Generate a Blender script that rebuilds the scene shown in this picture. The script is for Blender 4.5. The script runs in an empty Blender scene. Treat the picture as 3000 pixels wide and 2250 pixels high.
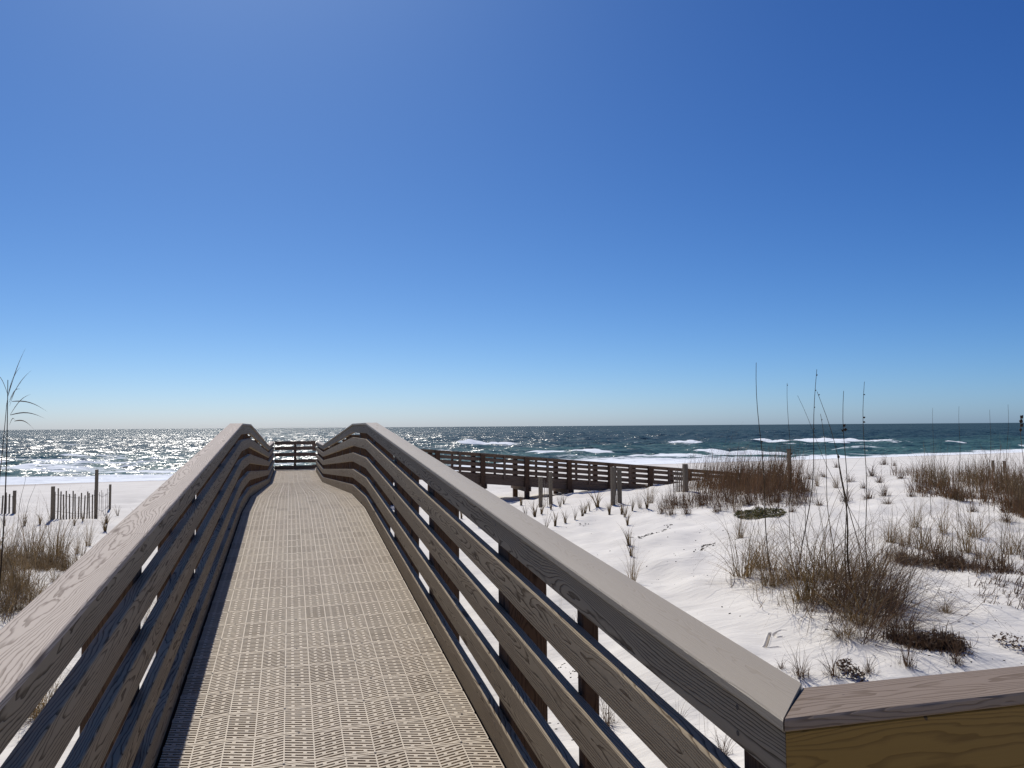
import bpy, math, random
import numpy as np
from mathutils import Matrix, Vector
random.seed(7); RNG = np.random.default_rng(7)
PI = math.pi
scn = bpy.context.scene
COL = scn.collection

# ------------------------------------------------------------------ camera
EYE = np.array([0.0, 0.0, 1.623])
F, CX, CY = 2253.0, 1500.0, 1125.0
CR = np.array([0.960778, -0.277227, -0.007104])
CU = np.array([-0.008411, -0.054737, 0.998465])
CF = np.array([0.277190, 0.959244, 0.054922])
cam = bpy.data.cameras.new('camera'); camo = bpy.data.objects.new('camera', cam); COL.objects.link(camo)
M = Matrix.Identity(4)
for i in range(3):
    M[i][0] = CR[i]; M[i][1] = CU[i]; M[i][2] = -CF[i]; M[i][3] = EYE[i]
camo.matrix_world = M
cam.sensor_width = 36; cam.lens = 36 * F / 3000; cam.clip_start = 0.05; cam.clip_end = 90000
scn.camera = camo

# ------------------------------------------------------------------ light
SUN_EL, SUN_AZ = math.radians(52), math.radians(-6.4)      # azimuth measured from +Y towards +X
world = bpy.data.worlds.new('World'); scn.world = world; world.use_nodes = True
wn = world.node_tree; wn.nodes.clear()
sky = wn.nodes.new('ShaderNodeTexSky'); sky.sky_type = 'NISHITA'; sky.sun_disc = False
sky.sun_elevation = SUN_EL; sky.sun_rotation = SUN_AZ
sky.altitude = 0; sky.air_density = 0.6; sky.dust_density = 0.6; sky.ozone_density = 1.0
bg = wn.nodes.new('ShaderNodeBackground'); bg.inputs['Strength'].default_value = 0.10
wo = wn.nodes.new('ShaderNodeOutputWorld')
sep = wn.nodes.new('ShaderNodeSeparateColor'); com = wn.nodes.new('ShaderNodeCombineColor')
wn.links.new(sky.outputs[0], sep.inputs[0])
for i, (g, k) in enumerate(((1.62, 0.785), (1.30, 0.868), (0.97, 1.005))):      # deep clear blue
    a = wn.nodes.new('ShaderNodeMath'); a.operation = 'MULTIPLY'; a.inputs[1].default_value = 0.1; wn.links.new(sep.outputs[i], a.inputs[0])
    p = wn.nodes.new('ShaderNodeMath'); p.operation = 'POWER'; p.inputs[1].default_value = g; wn.links.new(a.outputs[0], p.inputs[0])
    q = wn.nodes.new('ShaderNodeMath'); q.operation = 'MULTIPLY'; q.inputs[1].default_value = k * 10; wn.links.new(p.outputs[0], q.inputs[0])
    wn.links.new(q.outputs[0], com.inputs[i])
wn.links.new(com.outputs[0], bg.inputs[0]); wn.links.new(bg.outputs[0], wo.inputs[0])
sun = bpy.data.lights.new('sun', 'SUN'); suno = bpy.data.objects.new('sun', sun); COL.objects.link(suno)
sun.energy = 3.6; sun.angle = math.radians(0.53); sun.color = (1.0, 0.955, 0.885)
sd = Vector((math.sin(SUN_AZ) * math.cos(SUN_EL), math.cos(SUN_AZ) * math.cos(SUN_EL), math.sin(SUN_EL)))
suno.rotation_euler = sd.to_track_quat('Z', 'Y').to_euler()
scn.view_settings.view_transform = 'Standard'; scn.view_settings.look = 'None'
scn.view_settings.exposure = 0.0; scn.view_settings.gamma = 1
scn.cycles.use_denoising = True
scn.cycles.max_bounces = 8; scn.cycles.diffuse_bounces = 4; scn.cycles.transparent_max_bounces = 8
scn.cycles.sample_clamp_indirect = 4; scn.cycles.caustics_reflective = False; scn.cycles.caustics_refractive = False

# ------------------------------------------------------------------ helpers
def link(o, parent=None):
    COL.objects.link(o)
    if parent is not None: o.parent = parent
    return o
def tag(o, label=None, cat=None, group=None, kind=None):
    if label: o['label'] = label
    if cat: o['category'] = cat
    if group: o['group'] = group
    if kind: o['kind'] = kind
    return o
def empty(name, loc=(0, 0, 0)):
    o = bpy.data.objects.new(name, None); o.location = loc; o.empty_display_size = 0.1
    return link(o)
def mesh_np(name, V, Q, mat=None, smooth=False, attrs=None, tri=False):
    """V (n,3), Q (m,k) index array"""
    V = np.asarray(V, dtype=np.float32); Q = np.asarray(Q, dtype=np.int32)
    me = bpy.data.meshes.new(name)
    me.vertices.add(len(V)); me.vertices.foreach_set('co', V.ravel())
    k = Q.shape[1]
    me.loops.add(Q.size); me.loops.foreach_set('vertex_index', Q.ravel())
    me.polygons.add(len(Q)); me.polygons.foreach_set('loop_start', np.arange(0, Q.size, k, dtype=np.int32))
    me.update(calc_edges=True)
    me.polygons.foreach_set('use_smooth', np.full(len(Q), bool(smooth)))
    me.update()
    for an, (typ, dat) in (attrs or {}).items():
        a = me.attributes.new(an, typ, 'POINT')
        a.data.foreach_set('vector' if typ == 'FLOAT_VECTOR' else 'value', np.asarray(dat, dtype=np.float32).ravel())
    if mat: me.materials.append(mat)
    return me
def place(name, me, parent=None, loc=(0, 0, 0)):
    o = bpy.data.objects.new(name, me); o.location = loc
    return link(o, parent)
def sstep(a, b, x):
    t = np.clip((x - a) / (b - a), 0, 1); return t * t * (3 - 2 * t)

# ------------------------------------------------------------------ materials
def newmat(name):
    m = bpy.data.materials.new(name); m.use_nodes = True
    nt = m.node_tree; b = nt.nodes['Principled BSDF']
    return m, nt, b
def N(nt, typ, **kw):
    n = nt.nodes.new(typ)
    for k, v in kw.items():
        if k in ('operation', 'data_type', 'noise_dimensions', 'blend_type', 'attribute_name', 'feature', 'normalize', 'interpolation_type', 'wave_type', 'bands_direction', 'invert'): setattr(n, k, v)
    return n
def setin(nt, sock, v):
    if hasattr(v, 'is_linked') or isinstance(v, bpy.types.NodeSocket): nt.links.new(v, sock)
    else: sock.default_value = v
def math_(nt, op, a, b=None, c=None, clamp=False):
    n = nt.nodes.new('ShaderNodeMath'); n.operation = op; n.use_clamp = clamp
    setin(nt, n.inputs[0], a)
    if b is not None: setin(nt, n.inputs[1], b)
    if c is not None: setin(nt, n.inputs[2], c)
    return n.outputs[0]
def mixc(nt, f, a, b):
    n = nt.nodes.new('ShaderNodeMix'); n.data_type = 'RGBA'
    setin(nt, n.inputs[0], f); setin(nt, n.inputs[6], a); setin(nt, n.inputs[7], b)
    return n.outputs[2]
def noise(nt, vec, scale, detail=3, rough=0.5, dist=0):
    n = nt.nodes.new('ShaderNodeTexNoise')
    if vec is not None: nt.links.new(vec, n.inputs['Vector'])
    n.inputs['Scale'].default_value = scale; n.inputs['Detail'].default_value = detail
    n.inputs['Roughness'].default_value = rough; n.inputs['Distortion'].default_value = dist
    return n.outputs['Fac']
def maprange(nt, v, a, b, c=0.0, d=1.0):
    n = nt.nodes.new('ShaderNodeMapRange'); n.interpolation_type = 'SMOOTHSTEP'
    setin(nt, n.inputs[0], v)
    for i, x in enumerate((a, b, c, d)): setin(nt, n.inputs[i + 1], x)
    return n.outputs[0]
def vscale(nt, vec, s):
    n = nt.nodes.new('ShaderNodeVectorMath'); n.operation = 'MULTIPLY'
    nt.links.new(vec, n.inputs[0]); n.inputs[1].default_value = s
    return n.outputs[0]
def bump(nt, h, strength, dist, b):
    n = nt.nodes.new('ShaderNodeBump'); n.inputs['Strength'].default_value = strength; n.inputs['Distance'].default_value = dist
    nt.links.new(h, n.inputs['Height']); nt.links.new(n.outputs[0], b.inputs['Normal'])
    return n.outputs[0]
def c4(r, g, b): return (r, g, b, 1.0)

def wood(name, light, dark, contrast=0.8, freq=150.0, rough=0.6, tint=0.25, spec=0.4):
    m, nt, b = newmat(name)
    at = N(nt, 'ShaderNodeAttribute', attribute_name='gc').outputs['Vector']
    sep = nt.nodes.new('ShaderNodeSeparateXYZ'); nt.links.new(at, sep.inputs[0])
    lo = vscale(nt, at, (0.55, 2.5, 2.5))
    n1 = math_(nt, 'MULTIPLY', math_(nt, 'SUBTRACT', noise(nt, lo, 1.6, 2, 0.5), 0.5), 0.11)
    mid = vscale(nt, at, (3.0, 16, 16))
    n2 = math_(nt, 'MULTIPLY', math_(nt, 'SUBTRACT', noise(nt, mid, 1.0, 3, 0.6), 0.5), 0.022)
    y2 = math_(nt, 'POWER', math_(nt, 'ADD', sep.outputs[1], n1), 2.0)
    zz = math_(nt, 'ADD', sep.outputs[2], n1)
    z2 = math_(nt, 'POWER', zz, 2.0)
    r = math_(nt, 'ADD', math_(nt, 'SQRT', math_(nt, 'ADD', y2, z2)), n2)
    fr = math_(nt, 'FRACT', math_(nt, 'MULTIPLY', r, freq))
    ring = maprange(nt, fr, 0.5, 0.93, 0, 1)
    edge = maprange(nt, fr, 0.93, 1.0, 1, 0)
    ring = math_(nt, 'MULTIPLY', ring, edge)
    # a few knots
    vor = nt.nodes.new('ShaderNodeTexVoronoi'); nt.links.new(vscale(nt, at, (1.0, 4.5, 4.5)), vor.inputs['Vector']); vor.inputs['Scale'].default_value = 1.3
    kn = maprange(nt, vor.outputs['Distance'], 0.05, 0.12, 1, 0)
    fib = noise(nt, vscale(nt, at, (6, 420, 420)), 1.0, 2, 0.6)
    blot = noise(nt, vscale(nt, at, (1.5, 7, 7)), 1.0, 3, 0.55)
    f = math_(nt, 'MULTIPLY', ring, contrast)
    f = math_(nt, 'ADD', f, math_(nt, 'MULTIPLY', math_(nt, 'SUBTRACT', fib, 0.5), 0.45))
    f = math_(nt, 'ADD', f, math_(nt, 'MULTIPLY', math_(nt, 'SUBTRACT', blot, 0.5), tint), clamp=True)
    f = math_(nt, 'MAXIMUM', f, math_(nt, 'MULTIPLY', kn, 0.9))
    col = mixc(nt, f, light, dark)
    spk = noise(nt, at, 38.0, 1, 0.5)
    col = mixc(nt, maprange(nt, spk, 0.80, 0.84, 0, 0.8), col, c4(0.03, 0.025, 0.02))
    nt.links.new(col, b.inputs['Base Color'])
    rr = math_(nt, 'ADD', math_(nt, 'MULTIPLY', f, 0.2), rough, clamp=True)
    nt.links.new(rr, b.inputs['Roughness'])
    b.inputs['Specular IOR Level'].default_value = spec
    h = math_(nt, 'ADD', math_(nt, 'MULTIPLY', f, -1.0), math_(nt, 'MULTIPLY', fib, 0.5))
    bump(nt, h, 0.5, 0.0015, b)
    return m

M_CAP = wood('weathered_cap_wood', c4(0.49, 0.405, 0.32), c4(0.18, 0.135, 0.10), 0.7, 190, 0.6, 0.35, 0.25)
M_CAPF = wood('brown_cap_wood', c4(0.26, 0.195, 0.14), c4(0.125, 0.085, 0.055), 0.7, 200, 0.6, 0.35, 0.25)
M_CAPR = wood('smooth_cap_wood', c4(0.37, 0.31, 0.225), c4(0.25, 0.20, 0.14), 0.4, 300, 0.5, 0.25, 0.4)
M_BRD = wood('weathered_rail_wood', c4(0.35, 0.28, 0.185), c4(0.085, 0.058, 0.033), 0.85, 150, 0.68, 0.5, 0.15)
M_FRESH = wood('fresh_treated_wood', c4(0.26, 0.15, 0.03), c4(0.11, 0.055, 0.012), 0.5, 150, 0.6, 0.3, 0.3)
M_POST = wood('dark_post_wood', c4(0.105, 0.06, 0.035), c4(0.035, 0.018, 0.010), 0.6, 130, 0.75, 0.6, 0.2)
M_FAR = wood('brown_walkway_wood', c4(0.185, 0.125, 0.085), c4(0.075, 0.044, 0.028), 0.6, 110, 0.7, 0.5, 0.25)
M_GREY = wood('grey_fence_wood', c4(0.20, 0.165, 0.12), c4(0.08, 0.06, 0.042), 0.6, 130, 0.8, 0.5, 0.2)

def mat_grating():
    m, nt, b = newmat('beige_grating')
    tc = nt.nodes.new('ShaderNodeTexCoord').outputs['Object']
    at = N(nt, 'ShaderNodeAttribute', attribute_name='tint').outputs['Fac']
    n1 = noise(nt, vscale(nt, tc, (1, 0.6, 1)), 1.2, 4, 0.6); n2 = noise(nt, tc, 40, 3, 0.6)
    col = mixc(nt, at, c4(0.58, 0.49, 0.365), c4(0.42, 0.34, 0.24))
    col = mixc(nt, maprange(nt, n1, 0.4, 0.72, 0, 0.4), col, c4(0.52, 0.42, 0.31))
    col = mixc(nt, maprange(nt, n2, 0.45, 0.75, 0, 0.5), col, c4(0.30, 0.25, 0.2))
    nt.links.new(col, b.inputs['Base Color']); b.inputs['Roughness'].default_value = 0.55
    b.inputs['Specular IOR Level'].default_value = 0.4
    return m
M_DECK = mat_grating()
m, nt, b = newmat('screw_metal'); b.inputs['Base Color'].default_value = c4(0.05, 0.04, 0.035); b.inputs['Roughness'].default_value = 0.5; M_SCREW = m

def mat_sand():
    m, nt, b = newmat('white_sand')
    tc = nt.nodes.new('ShaderNodeTexCoord').outputs['Object']
    big = noise(nt, tc, 0.35, 4, 0.6); fine = noise(nt, tc, 60, 3, 0.7); mid = noise(nt, vscale(nt, tc, (3.2, 5.5, 1)), 1.0, 4, 0.55)
    col = mixc(nt, maprange(nt, big, 0.35, 0.7), c4(0.79, 0.745, 0.665), c4(0.70, 0.66, 0.59))
    sp = noise(nt, tc, 25, 2, 0.5)
    col = mixc(nt, maprange(nt, sp, 0.72, 0.8, 0, 0.5), col, c4(0.35, 0.28, 0.22))
    wet = N(nt, 'ShaderNodeAttribute', attribute_name='wet').outputs['Fac']
    col = mixc(nt, wet, col, c4(0.52, 0.47, 0.41))
    nt.links.new(col, b.inputs['Base Color'])
    b.inputs['Roughness'].default_value = 0.9; b.inputs['Specular IOR Level'].default_value = 0.15
    h = math_(nt, 'ADD', math_(nt, 'MULTIPLY', fine, 0.12), mid)
    rip = noise(nt, vscale(nt, tc, (2.2, 9, 1)), 1.0, 2, 0.5, 0.6)
    h = math_(nt, 'ADD', h, math_(nt, 'MULTIPLY', rip, 0.6))
    bump(nt, h, 0.5, 0.045, b)
    return m
M_SAND = mat_sand()

def mat_water():
    m, nt, b = newmat('sea_water')
    tc = nt.nodes.new('ShaderNodeTexCoord').outputs['Object']
    foam = N(nt, 'ShaderNodeAttribute', attribute_name='foam').outputs['Fac']
    shal = N(nt, 'ShaderNodeAttribute', attribute_name='shallow').outputs['Fac']
    a = noise(nt, vscale(nt, tc, (0.10, 0.30, 1)), 1.0, 4, 0.6, 0.6)
    col = mixc(nt, shal, c4(0.022, 0.052, 0.050), c4(0.052, 0.125, 0.100))
    col = mixc(nt, maprange(nt, a, 0.4, 0.65, 0, 0.5), col, c4(0.014, 0.038, 0.040))
    b.inputs['Specular IOR Level'].default_value = 0.26
    fn = noise(nt, vscale(nt, tc, (0.26, 0.95, 1)), 1.0, 7, 0.7, 0.7)
    # the foam attribute lowers the threshold the noise has to pass
    th = math_(nt, 'SUBTRACT', 1.02, foam)
    fm = maprange(nt, math_(nt, 'SUBTRACT', math_(nt, 'ADD', math_(nt, 'MULTIPLY', math_(nt, 'SUBTRACT', fn, 0.5), 1.9), 0.5), th), -0.05, 0.16)
    nt.links.new(mixc(nt, fm, col, c4(0.86, 0.89, 0.90)), b.inputs['Base Color'])
    nt.links.new(maprange(nt, fm, 0, 1, 0.16, 0.8), b.inputs['Roughness'])
    b.inputs['IOR'].default_value = 1.33
    # ripples as slopes: three scales of wind waves, steeper in gusty patches
    def slope(sc, k):
        n = nt.nodes.new('ShaderNodeTexNoise'); nt.links.new(vscale(nt, tc, (sc[0], sc[1], 1)), n.inputs['Vector'])
        n.inputs['Scale'].default_value = 1; n.inputs['Detail'].default_value = 1.5; n.inputs['Roughness'].default_value = 0.6
        q = nt.nodes.new('ShaderNodeVectorMath'); q.operation = 'SUBTRACT'; nt.links.new(n.outputs['Color'], q.inputs[0]); q.inputs[1].default_value = (.5, .5, .5)
        w = nt.nodes.new('ShaderNodeVectorMath'); w.operation = 'MULTIPLY'; nt.links.new(q.outputs[0], w.inputs[0]); w.inputs[1].default_value = (k * .58, k, 0)
        return w.outputs[0]
    def vadd(x, y):
        n = nt.nodes.new('ShaderNodeVectorMath'); n.operation = 'ADD'; nt.links.new(x, n.inputs[0]); nt.links.new(y, n.inputs[1]); return n.outputs[0]
    gust = maprange(nt, noise(nt, vscale(nt, tc, (0.03, 0.06, 1)), 1.0, 3, 0.6), 0.3, 0.7, 0.65, 1.25)
    s_ = vadd(vadd(vadd(slope((0.045, 0.13), 0.9), slope((0.30, 0.55), 1.7)), slope((0.9, 1.6), 1.9)), slope((3.1, 4.6), 1.6))
    g = nt.nodes.new('ShaderNodeVectorMath'); g.operation = 'SCALE'; nt.links.new(s_, g.inputs[0])
    nt.links.new(math_(nt, 'MULTIPLY', gust, maprange(nt, fm, 0, 1, 1.0, 0.3)), g.inputs['Scale'])
    geo = nt.nodes.new('ShaderNodeNewGeometry')
    nn = nt.nodes.new('ShaderNodeVectorMath'); nn.operation = 'NORMALIZE'; nt.links.new(vadd(geo.outputs['Normal'], g.outputs[0]), nn.inputs[0])
    nt.links.new(nn.outputs[0], b.inputs['Normal'])
    # wind-roughened water: steep facets hide one another, so the mirror share stays well under the flat-water value
    b.inputs['Specular IOR Level'].default_value = 0.0
    gl = nt.nodes.new('ShaderNodeBsdfGlossy'); gl.inputs['Roughness'].default_value = 0.27; nt.links.new(nn.outputs[0], gl.inputs['Normal'])
    fr = nt.nodes.new('ShaderNodeFresnel'); fr.inputs['IOR'].default_value = 1.33; nt.links.new(nn.outputs[0], fr.inputs['Normal'])
    fac = math_(nt, 'MINIMUM', math_(nt, 'MULTIPLY', fr.outputs[0], 2.4), 0.17)
    fac = math_(nt, 'MULTIPLY', fac, maprange(nt, fm, 0, 1, 1.0, 0.0))
    mx = nt.nodes.new('ShaderNodeMixShader'); nt.links.new(fac, mx.inputs[0]); nt.links.new(b.outputs[0], mx.inputs[1]); nt.links.new(gl.outputs[0], mx.inputs[2])
    out = [n for n in nt.nodes if n.type == 'OUTPUT_MATERIAL'][0]; nt.links.new(mx.outputs[0], out.inputs[0])
    return m
M_WATER = mat_water()

def mat_leaf(name, c1, c2, trans=0.45):
    m, nt, b = newmat(name)
    at = N(nt, 'ShaderNodeAttribute', attribute_name='tone').outputs['Fac']
    oi = nt.nodes.new('ShaderNodeObjectInfo').outputs['Random']
    f = math_(nt, 'ADD', at, math_(nt, 'MULTIPLY', math_(nt, 'SUBTRACT', oi, 0.5), 0.35), clamp=True)
    col = mixc(nt, f, c1, c2)
    nt.links.new(col, b.inputs['Base Color'])
    b.inputs['Roughness'].default_value = 0.6; b.inputs['Specular IOR Level'].default_value = 0.3
    tr = nt.nodes.new('ShaderNodeBsdfTranslucent'); nt.links.new(col, tr.inputs['Color'])
    mx = nt.nodes.new('ShaderNodeMixShader'); mx.inputs[0].default_value = trans
    out = [n for n in nt.nodes if n.type == 'OUTPUT_MATERIAL'][0]
    nt.links.new(b.outputs[0], mx.inputs[1]); nt.links.new(tr.outputs[0], mx.inputs[2]); nt.links.new(mx.outputs[0], out.inputs[0])
    return m
M_STRAW = mat_leaf('dry_grass', c4(0.27, 0.185, 0.095), c4(0.09, 0.06, 0.03))
M_GREEN = mat_leaf('olive_grass', c4(0.10, 0.068, 0.022), c4(0.26, 0.165, 0.07))
M_RUST = mat_leaf('rust_brush', c4(0.17, 0.088, 0.045), c4(0.10, 0.07, 0.035))
M_CULM = mat_leaf('culm', c4(0.10, 0.07, 0.035), c4(0.19, 0.13, 0.065))
M_HEAD = mat_leaf('seed_head', c4(0.045, 0.028, 0.018), c4(0.08, 0.05, 0.03))
M_CREEP = mat_leaf('creeper_leaf', c4(0.045, 0.06, 0.018), c4(0.11, 0.09, 0.03))
M_TWIG = mat_leaf('dark_twig', c4(0.075, 0.042, 0.026), c4(0.13, 0.08, 0.045))
M_DEBRIS = mat_leaf('seaweed', c4(0.035, 0.025, 0.018), c4(0.06, 0.045, 0.03))

# ------------------------------------------------------------------ where a point of the photograph lies
def vh(u): return 1260 - 0.00733 * u
def world_at(u, v, d):
    return EYE + CF * d + CR * ((u - CX) / F * d) - CU * ((v - CY) / F * d)
def ray(u, v):
    return CF + CR * ((u - CX) / F) - CU * ((v - CY) / F)
def on_level(u, v, zrel):
    r = ray(u, v); return EYE + r * (zrel / r[2])

# ------------------------------------------------------------------ terrain
SEA = -3.377
CTRL = [(1650, 1458, -3.1), (-400, 2300, -2.3), (0, 2250, -2.3), (50, 1900, -2.35), (0, 1750, -2.4), (200, 1700, -2.45), (300, 1600, -2.8), (155, 1520, -3.2),
        (-300, 1520, -3.2), (30, 1512, -3.25), (330, 1512, -3.25), (100, 1462, -3.9), (450, 1462, -3.9), (-300, 1470, -3.8), (600, 1600, -2.8), (600, 1500, -3.25),
        (900, 1480, -3.3), (1000, 1600, -2.8), (1200, 1480, -3.3), (900, 1900, -2.3), (1300, 1560, -2.95),
        (1500, 1472, -3.25), (1600, 1502, -3.0), (1750, 1540, -2.75), (1760, 1440, -2.98), (1900, 1446, -2.85), (2050, 1436, -2.5),
        (2250, 1438, -2.3), (2400, 1398, -2.3), (2700, 1378, -2.4), (3000, 1385, -2.3), (3300, 1385, -2.3), (2900, 1480, -2.1), (2650, 1440, -2.15), (2700, 1500, -2.12),
        (3100, 1500, -2.05), (2500, 1560, -2.1), (2300, 1600, -2.12), (2000, 1600, -2.35), (1900, 1700, -2.25), (2400, 1780, -2.0), (2700, 1800, -1.95),
        (3000, 1800, -1.95), (3300, 1800, -1.95), (2300, 1900, -2.05), (2800, 1950, -2.0), (1750, 1850, -2.2), (1700, 2250, -2.25), (2500, 2200, -2.1), (3200, 2200, -2.1),
        (1300, 2200, -2.25), (2450, 1440, -2.25), (2550, 1480, -2.17)]
def polar(x, y):
    return np.arctan2(x * CR[0] + y * CR[1], x * CF[0] + y * CF[1]) * 6.0, np.log(np.hypot(x, y) + 1e-6) * 2.2
_P = []; _Z = []
for u, v, z in CTRL:
    p = on_level(u, v, z); _P.append(polar(p[0], p[1])); _Z.append(p[2])
_P = np.array(_P); _Z = np.array(_Z); _n = len(_P)
def _k(d2): return 0.5 * d2 * np.log(d2 + 1e-9)
_D2 = ((_P[:, None] - _P[None]) ** 2).sum(-1)
_A = np.zeros((_n + 3, _n + 3)); _A[:_n, :_n] = _k(_D2) + np.eye(_n) * 0.15
_A[:_n, _n] = 1; _A[:_n, _n + 1:] = _P; _A[_n, :_n] = 1; _A[_n + 1:, :_n] = _P.T
_W = np.linalg.solve(_A, np.concatenate([_Z, np.zeros(3)]))
def shore_t(x, y): return (y - (80.4 + 0.144 * (x + 22.7))) * 0.99
_wr = np.random.default_rng(3)
_ws = [(_wr.uniform(0, PI), 10 ** _wr.uniform(-0.35, 0.75), _wr.uniform(0, 6.28)) for _ in range(34)]
DENTS = []
for _k0 in range(16):                         # old foot tracks
    _x, _y, _h = _wr.uniform(2, 14), _wr.uniform(5, 24), _wr.uniform(0, 6.28)
    for _j in range(14):
        _h += _wr.normal(0, .15); _x += .62 * math.sin(_h); _y += .62 * math.cos(_h); _s = .1 if _j % 2 else -.1
        DENTS.append((_x + _s * math.cos(_h), _y - _s * math.sin(_h), _wr.uniform(.07, .12), _wr.uniform(.012, .035)))
LC = []                                     # grooves of the letters drawn in the sand: polylines in world xy
def ground(x, y, detail=True):
    x = np.asarray(x, float); y = np.asarray(y, float)
    sh = x.shape; x = x.ravel(); y = y.ravel()
    a, l = polar(x, y)
    ac = np.clip(a, -4.6, 4.6); lc = np.clip(l, np.log(2.6) * 2.2, np.log(48) * 2.2)
    z = np.full(x.shape, _W[_n]) + ac * _W[_n + 1] + lc * _W[_n + 2]
    for i in range(_n): z += _W[i] * _k((ac - _P[i, 0]) ** 2 + (lc - _P[i, 1]) ** 2)
    back = sstep(4.6, 9.0, np.abs(a)); z = z * (1 - back) + (-0.6) * back
    z = np.clip(z, -2.9, 0.2)
    t = shore_t(x, y)
    zb = SEA + np.where(t < 0, np.clip(-t * 0.036, 0, 1.25), -t * 0.05)
    zb = np.maximum(zb, SEA - 3)
    rho = np.hypot(x, y); w = sstep(36, 60, rho)
    z = z * (1 - w) + zb * w
    if detail:
        nr_ = np.hypot(x, y) < 32
        for fx, fy, fr, fd in DENTS:
            q = nr_ & (np.abs(x - fx) < .5) & (np.abs(y - fy) < .5)
            if q.any(): z[q] -= fd * np.exp(-((x[q] - fx) ** 2 + (y[q] - fy) ** 2) / fr ** 2)
        amp = 0.020 * (1 - 0.75 * sstep(45, 70, rho))
        for th, wl, ph in _ws:
            z += amp * wl ** 0.75 * 0.35 * np.sin((x * math.cos(th) + y * math.sin(th)) * 2 * PI / wl + ph + 0.7 * np.sin((y * math.cos(th) - x * math.sin(th)) * 2.2 / wl + ph))
    return z.reshape(sh)
def gz(x, y): return float(ground(np.array([x]), np.array([y]))[0])
def hit(u, v):
    """where the sight line through photo point (u, v) meets the sand"""
    r = ray(u, v); t = np.concatenate([np.linspace(1.2, 40, 900), np.linspace(40.1, 130, 500)])
    p = EYE[None] + r[None] * t[:, None]
    g = ground(p[:, 0], p[:, 1]); s = p[:, 2] - g
    i = np.argmax(s < 0)
    if not (s < 0).any(): i = len(t) - 1
    q = p[i]; return np.array([q[0], q[1], g[i]]), t[i]

def seg_dist(px, py, a, b):
    ax, ay = a; bx, by = b; dx, dy = bx - ax, by - ay
    t = np.clip(((px - ax) * dx + (py - ay) * dy) / (dx * dx + dy * dy), 0, 1)
    return np.hypot(px - ax - t * dx, py - ay - t * dy)
for pl in ([(2257, 1858), (2239, 1898), (2280, 1897)], [(2303, 1850), (2288, 1847), (2274, 1852), (2268, 1861), (2274, 1868), (2291, 1869)]):
    LC.append([tuple(hit(u, v)[0][:2]) for u, v in pl])

def build_sand():
    c, _ = hit(2268, 1873); caz = math.atan2(c[0], c[1]); cr = math.hypot(c[0], c[1])
    az = np.concatenate([np.linspace(-PI, -0.75, 70), np.linspace(-0.74, 1.15, 640), np.linspace(1.16, PI, 60)[:-1],
                         np.linspace(caz - 0.028, caz + 0.028, 130)])
    az = np.unique(np.round(az, 6)); 
    r = np.concatenate([[0.02], np.exp(np.linspace(math.log(0.6), math.log(160), 420)), np.linspace(cr - 0.42, cr + 0.42, 190), [220, 400, 900, 2500]])
    r = np.unique(np.round(r, 5))
    A, R = np.meshgrid(az, r, indexing='ij'); X = R * np.sin(A); Y = R * np.cos(A)
    Z = ground(X, Y)
    far = R > 400; Z[far] = np.minimum(Z[far], SEA - 3) * (Y[far] > 0) + Z[far] * (Y[far] <= 0)
    # writing
    near = (np.abs(X - c[0]) < 0.6) & (np.abs(Y - c[1]) < 0.7)
    for pl, dep in zip(LC, (0.042, 0.022)):
        d = np.full(X.shape, 9.0)
        for a, b in zip(pl[:-1], pl[1:]):
            d[near] = np.minimum(d[near], seg_dist(X[near], Y[near], a, b))
        Z += -dep * np.exp(-(d / 0.0105) ** 2) + dep * 0.15 * np.exp(-((d - 0.02) / 0.007) ** 2)
    # foot dents on the sand
    na, nr = X.shape
    idx = np.arange(na * nr).reshape(na, nr)
    i2 = np.roll(idx, -1, axis=0)
    Q = np.stack([idx[:, :-1], i2[:, :-1], i2[:, 1:], idx[:, 1:]], -1).reshape(-1, 4)
    t = shore_t(X, Y); wet = sstep(-5.5, -0.5, t + 1.2 * np.sin(X * 0.21) + 0.8 * np.sin(X * 0.5))
    me = mesh_np('sand', np.stack([X, Y, Z], -1).reshape(-1, 3), Q[:, ::-1], M_SAND, True, {'wet': ('FLOAT', wet)})
    o = place('sand', me); tag(o, 'white sand of the dunes and the beach', 'sand', kind='structure')
build_sand()

# ------------------------------------------------------------------ sea
BREAK = []      # u0, u1, v, strength, thickness(m)
for b_ in [(2150, 2640, 1293, 1.1, 7.0), (1930, 2200, 1300, 1.0, 5.0), (2600, 2860, 1297, .85, 3.0), (2230, 2520, 1300, .8, 3.0), (1330, 1510, 1301, 1.0, 6), (1500, 1650, 1326, 1.0, 3.2), (1670, 1780, 1327, 1.1, 3.6),
           (2010, 2310, 1329, 1.1, 5), (1780, 2060, 1335, .9, 3.2), (2280, 2480, 1336, .9, 3.0), (1700, 2060, 1338, .55, 1.5), (2640, 2720, 1294, .5, 1.0), (2780, 2850, 1300, .45, 0.8), (1430, 1560, 1333, .6, 1.5), (2420, 2650, 1330, .6, 2.0), (2700, 2980, 1322, .4, 1.0),
           (0, 240, 1318, .7, 1.8), (150, 380, 1340, .85, 1.8), (-100, 150, 1352, .7, 1.6), (330, 620, 1360, .9, 2.2), (0, 200, 1374, .9, 2.0), (200, 560, 1382, .9, 2.0), (60, 330, 1304, .7, 2.5),
           (500, 700, 1325, .6, 2.0), (780, 930, 1318, .6, 2.5), (780, 960, 1335, .9, 2.5), (1200, 1330, 1322, .6, 2.0), (1250, 1420, 1312, .5, 1.6), (1000, 1180, 1335, .8, 2)]:
    BREAK.append(b_)
for k in range(70):
    u_ = RNG.uniform(-400, 3300); v_ = RNG.uniform(1262, 1320); BREAK.append((u_, u_ + RNG.uniform(10, 50), v_, RNG.uniform(.6, .95), RNG.uniform(.8, 2.2)))
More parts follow.
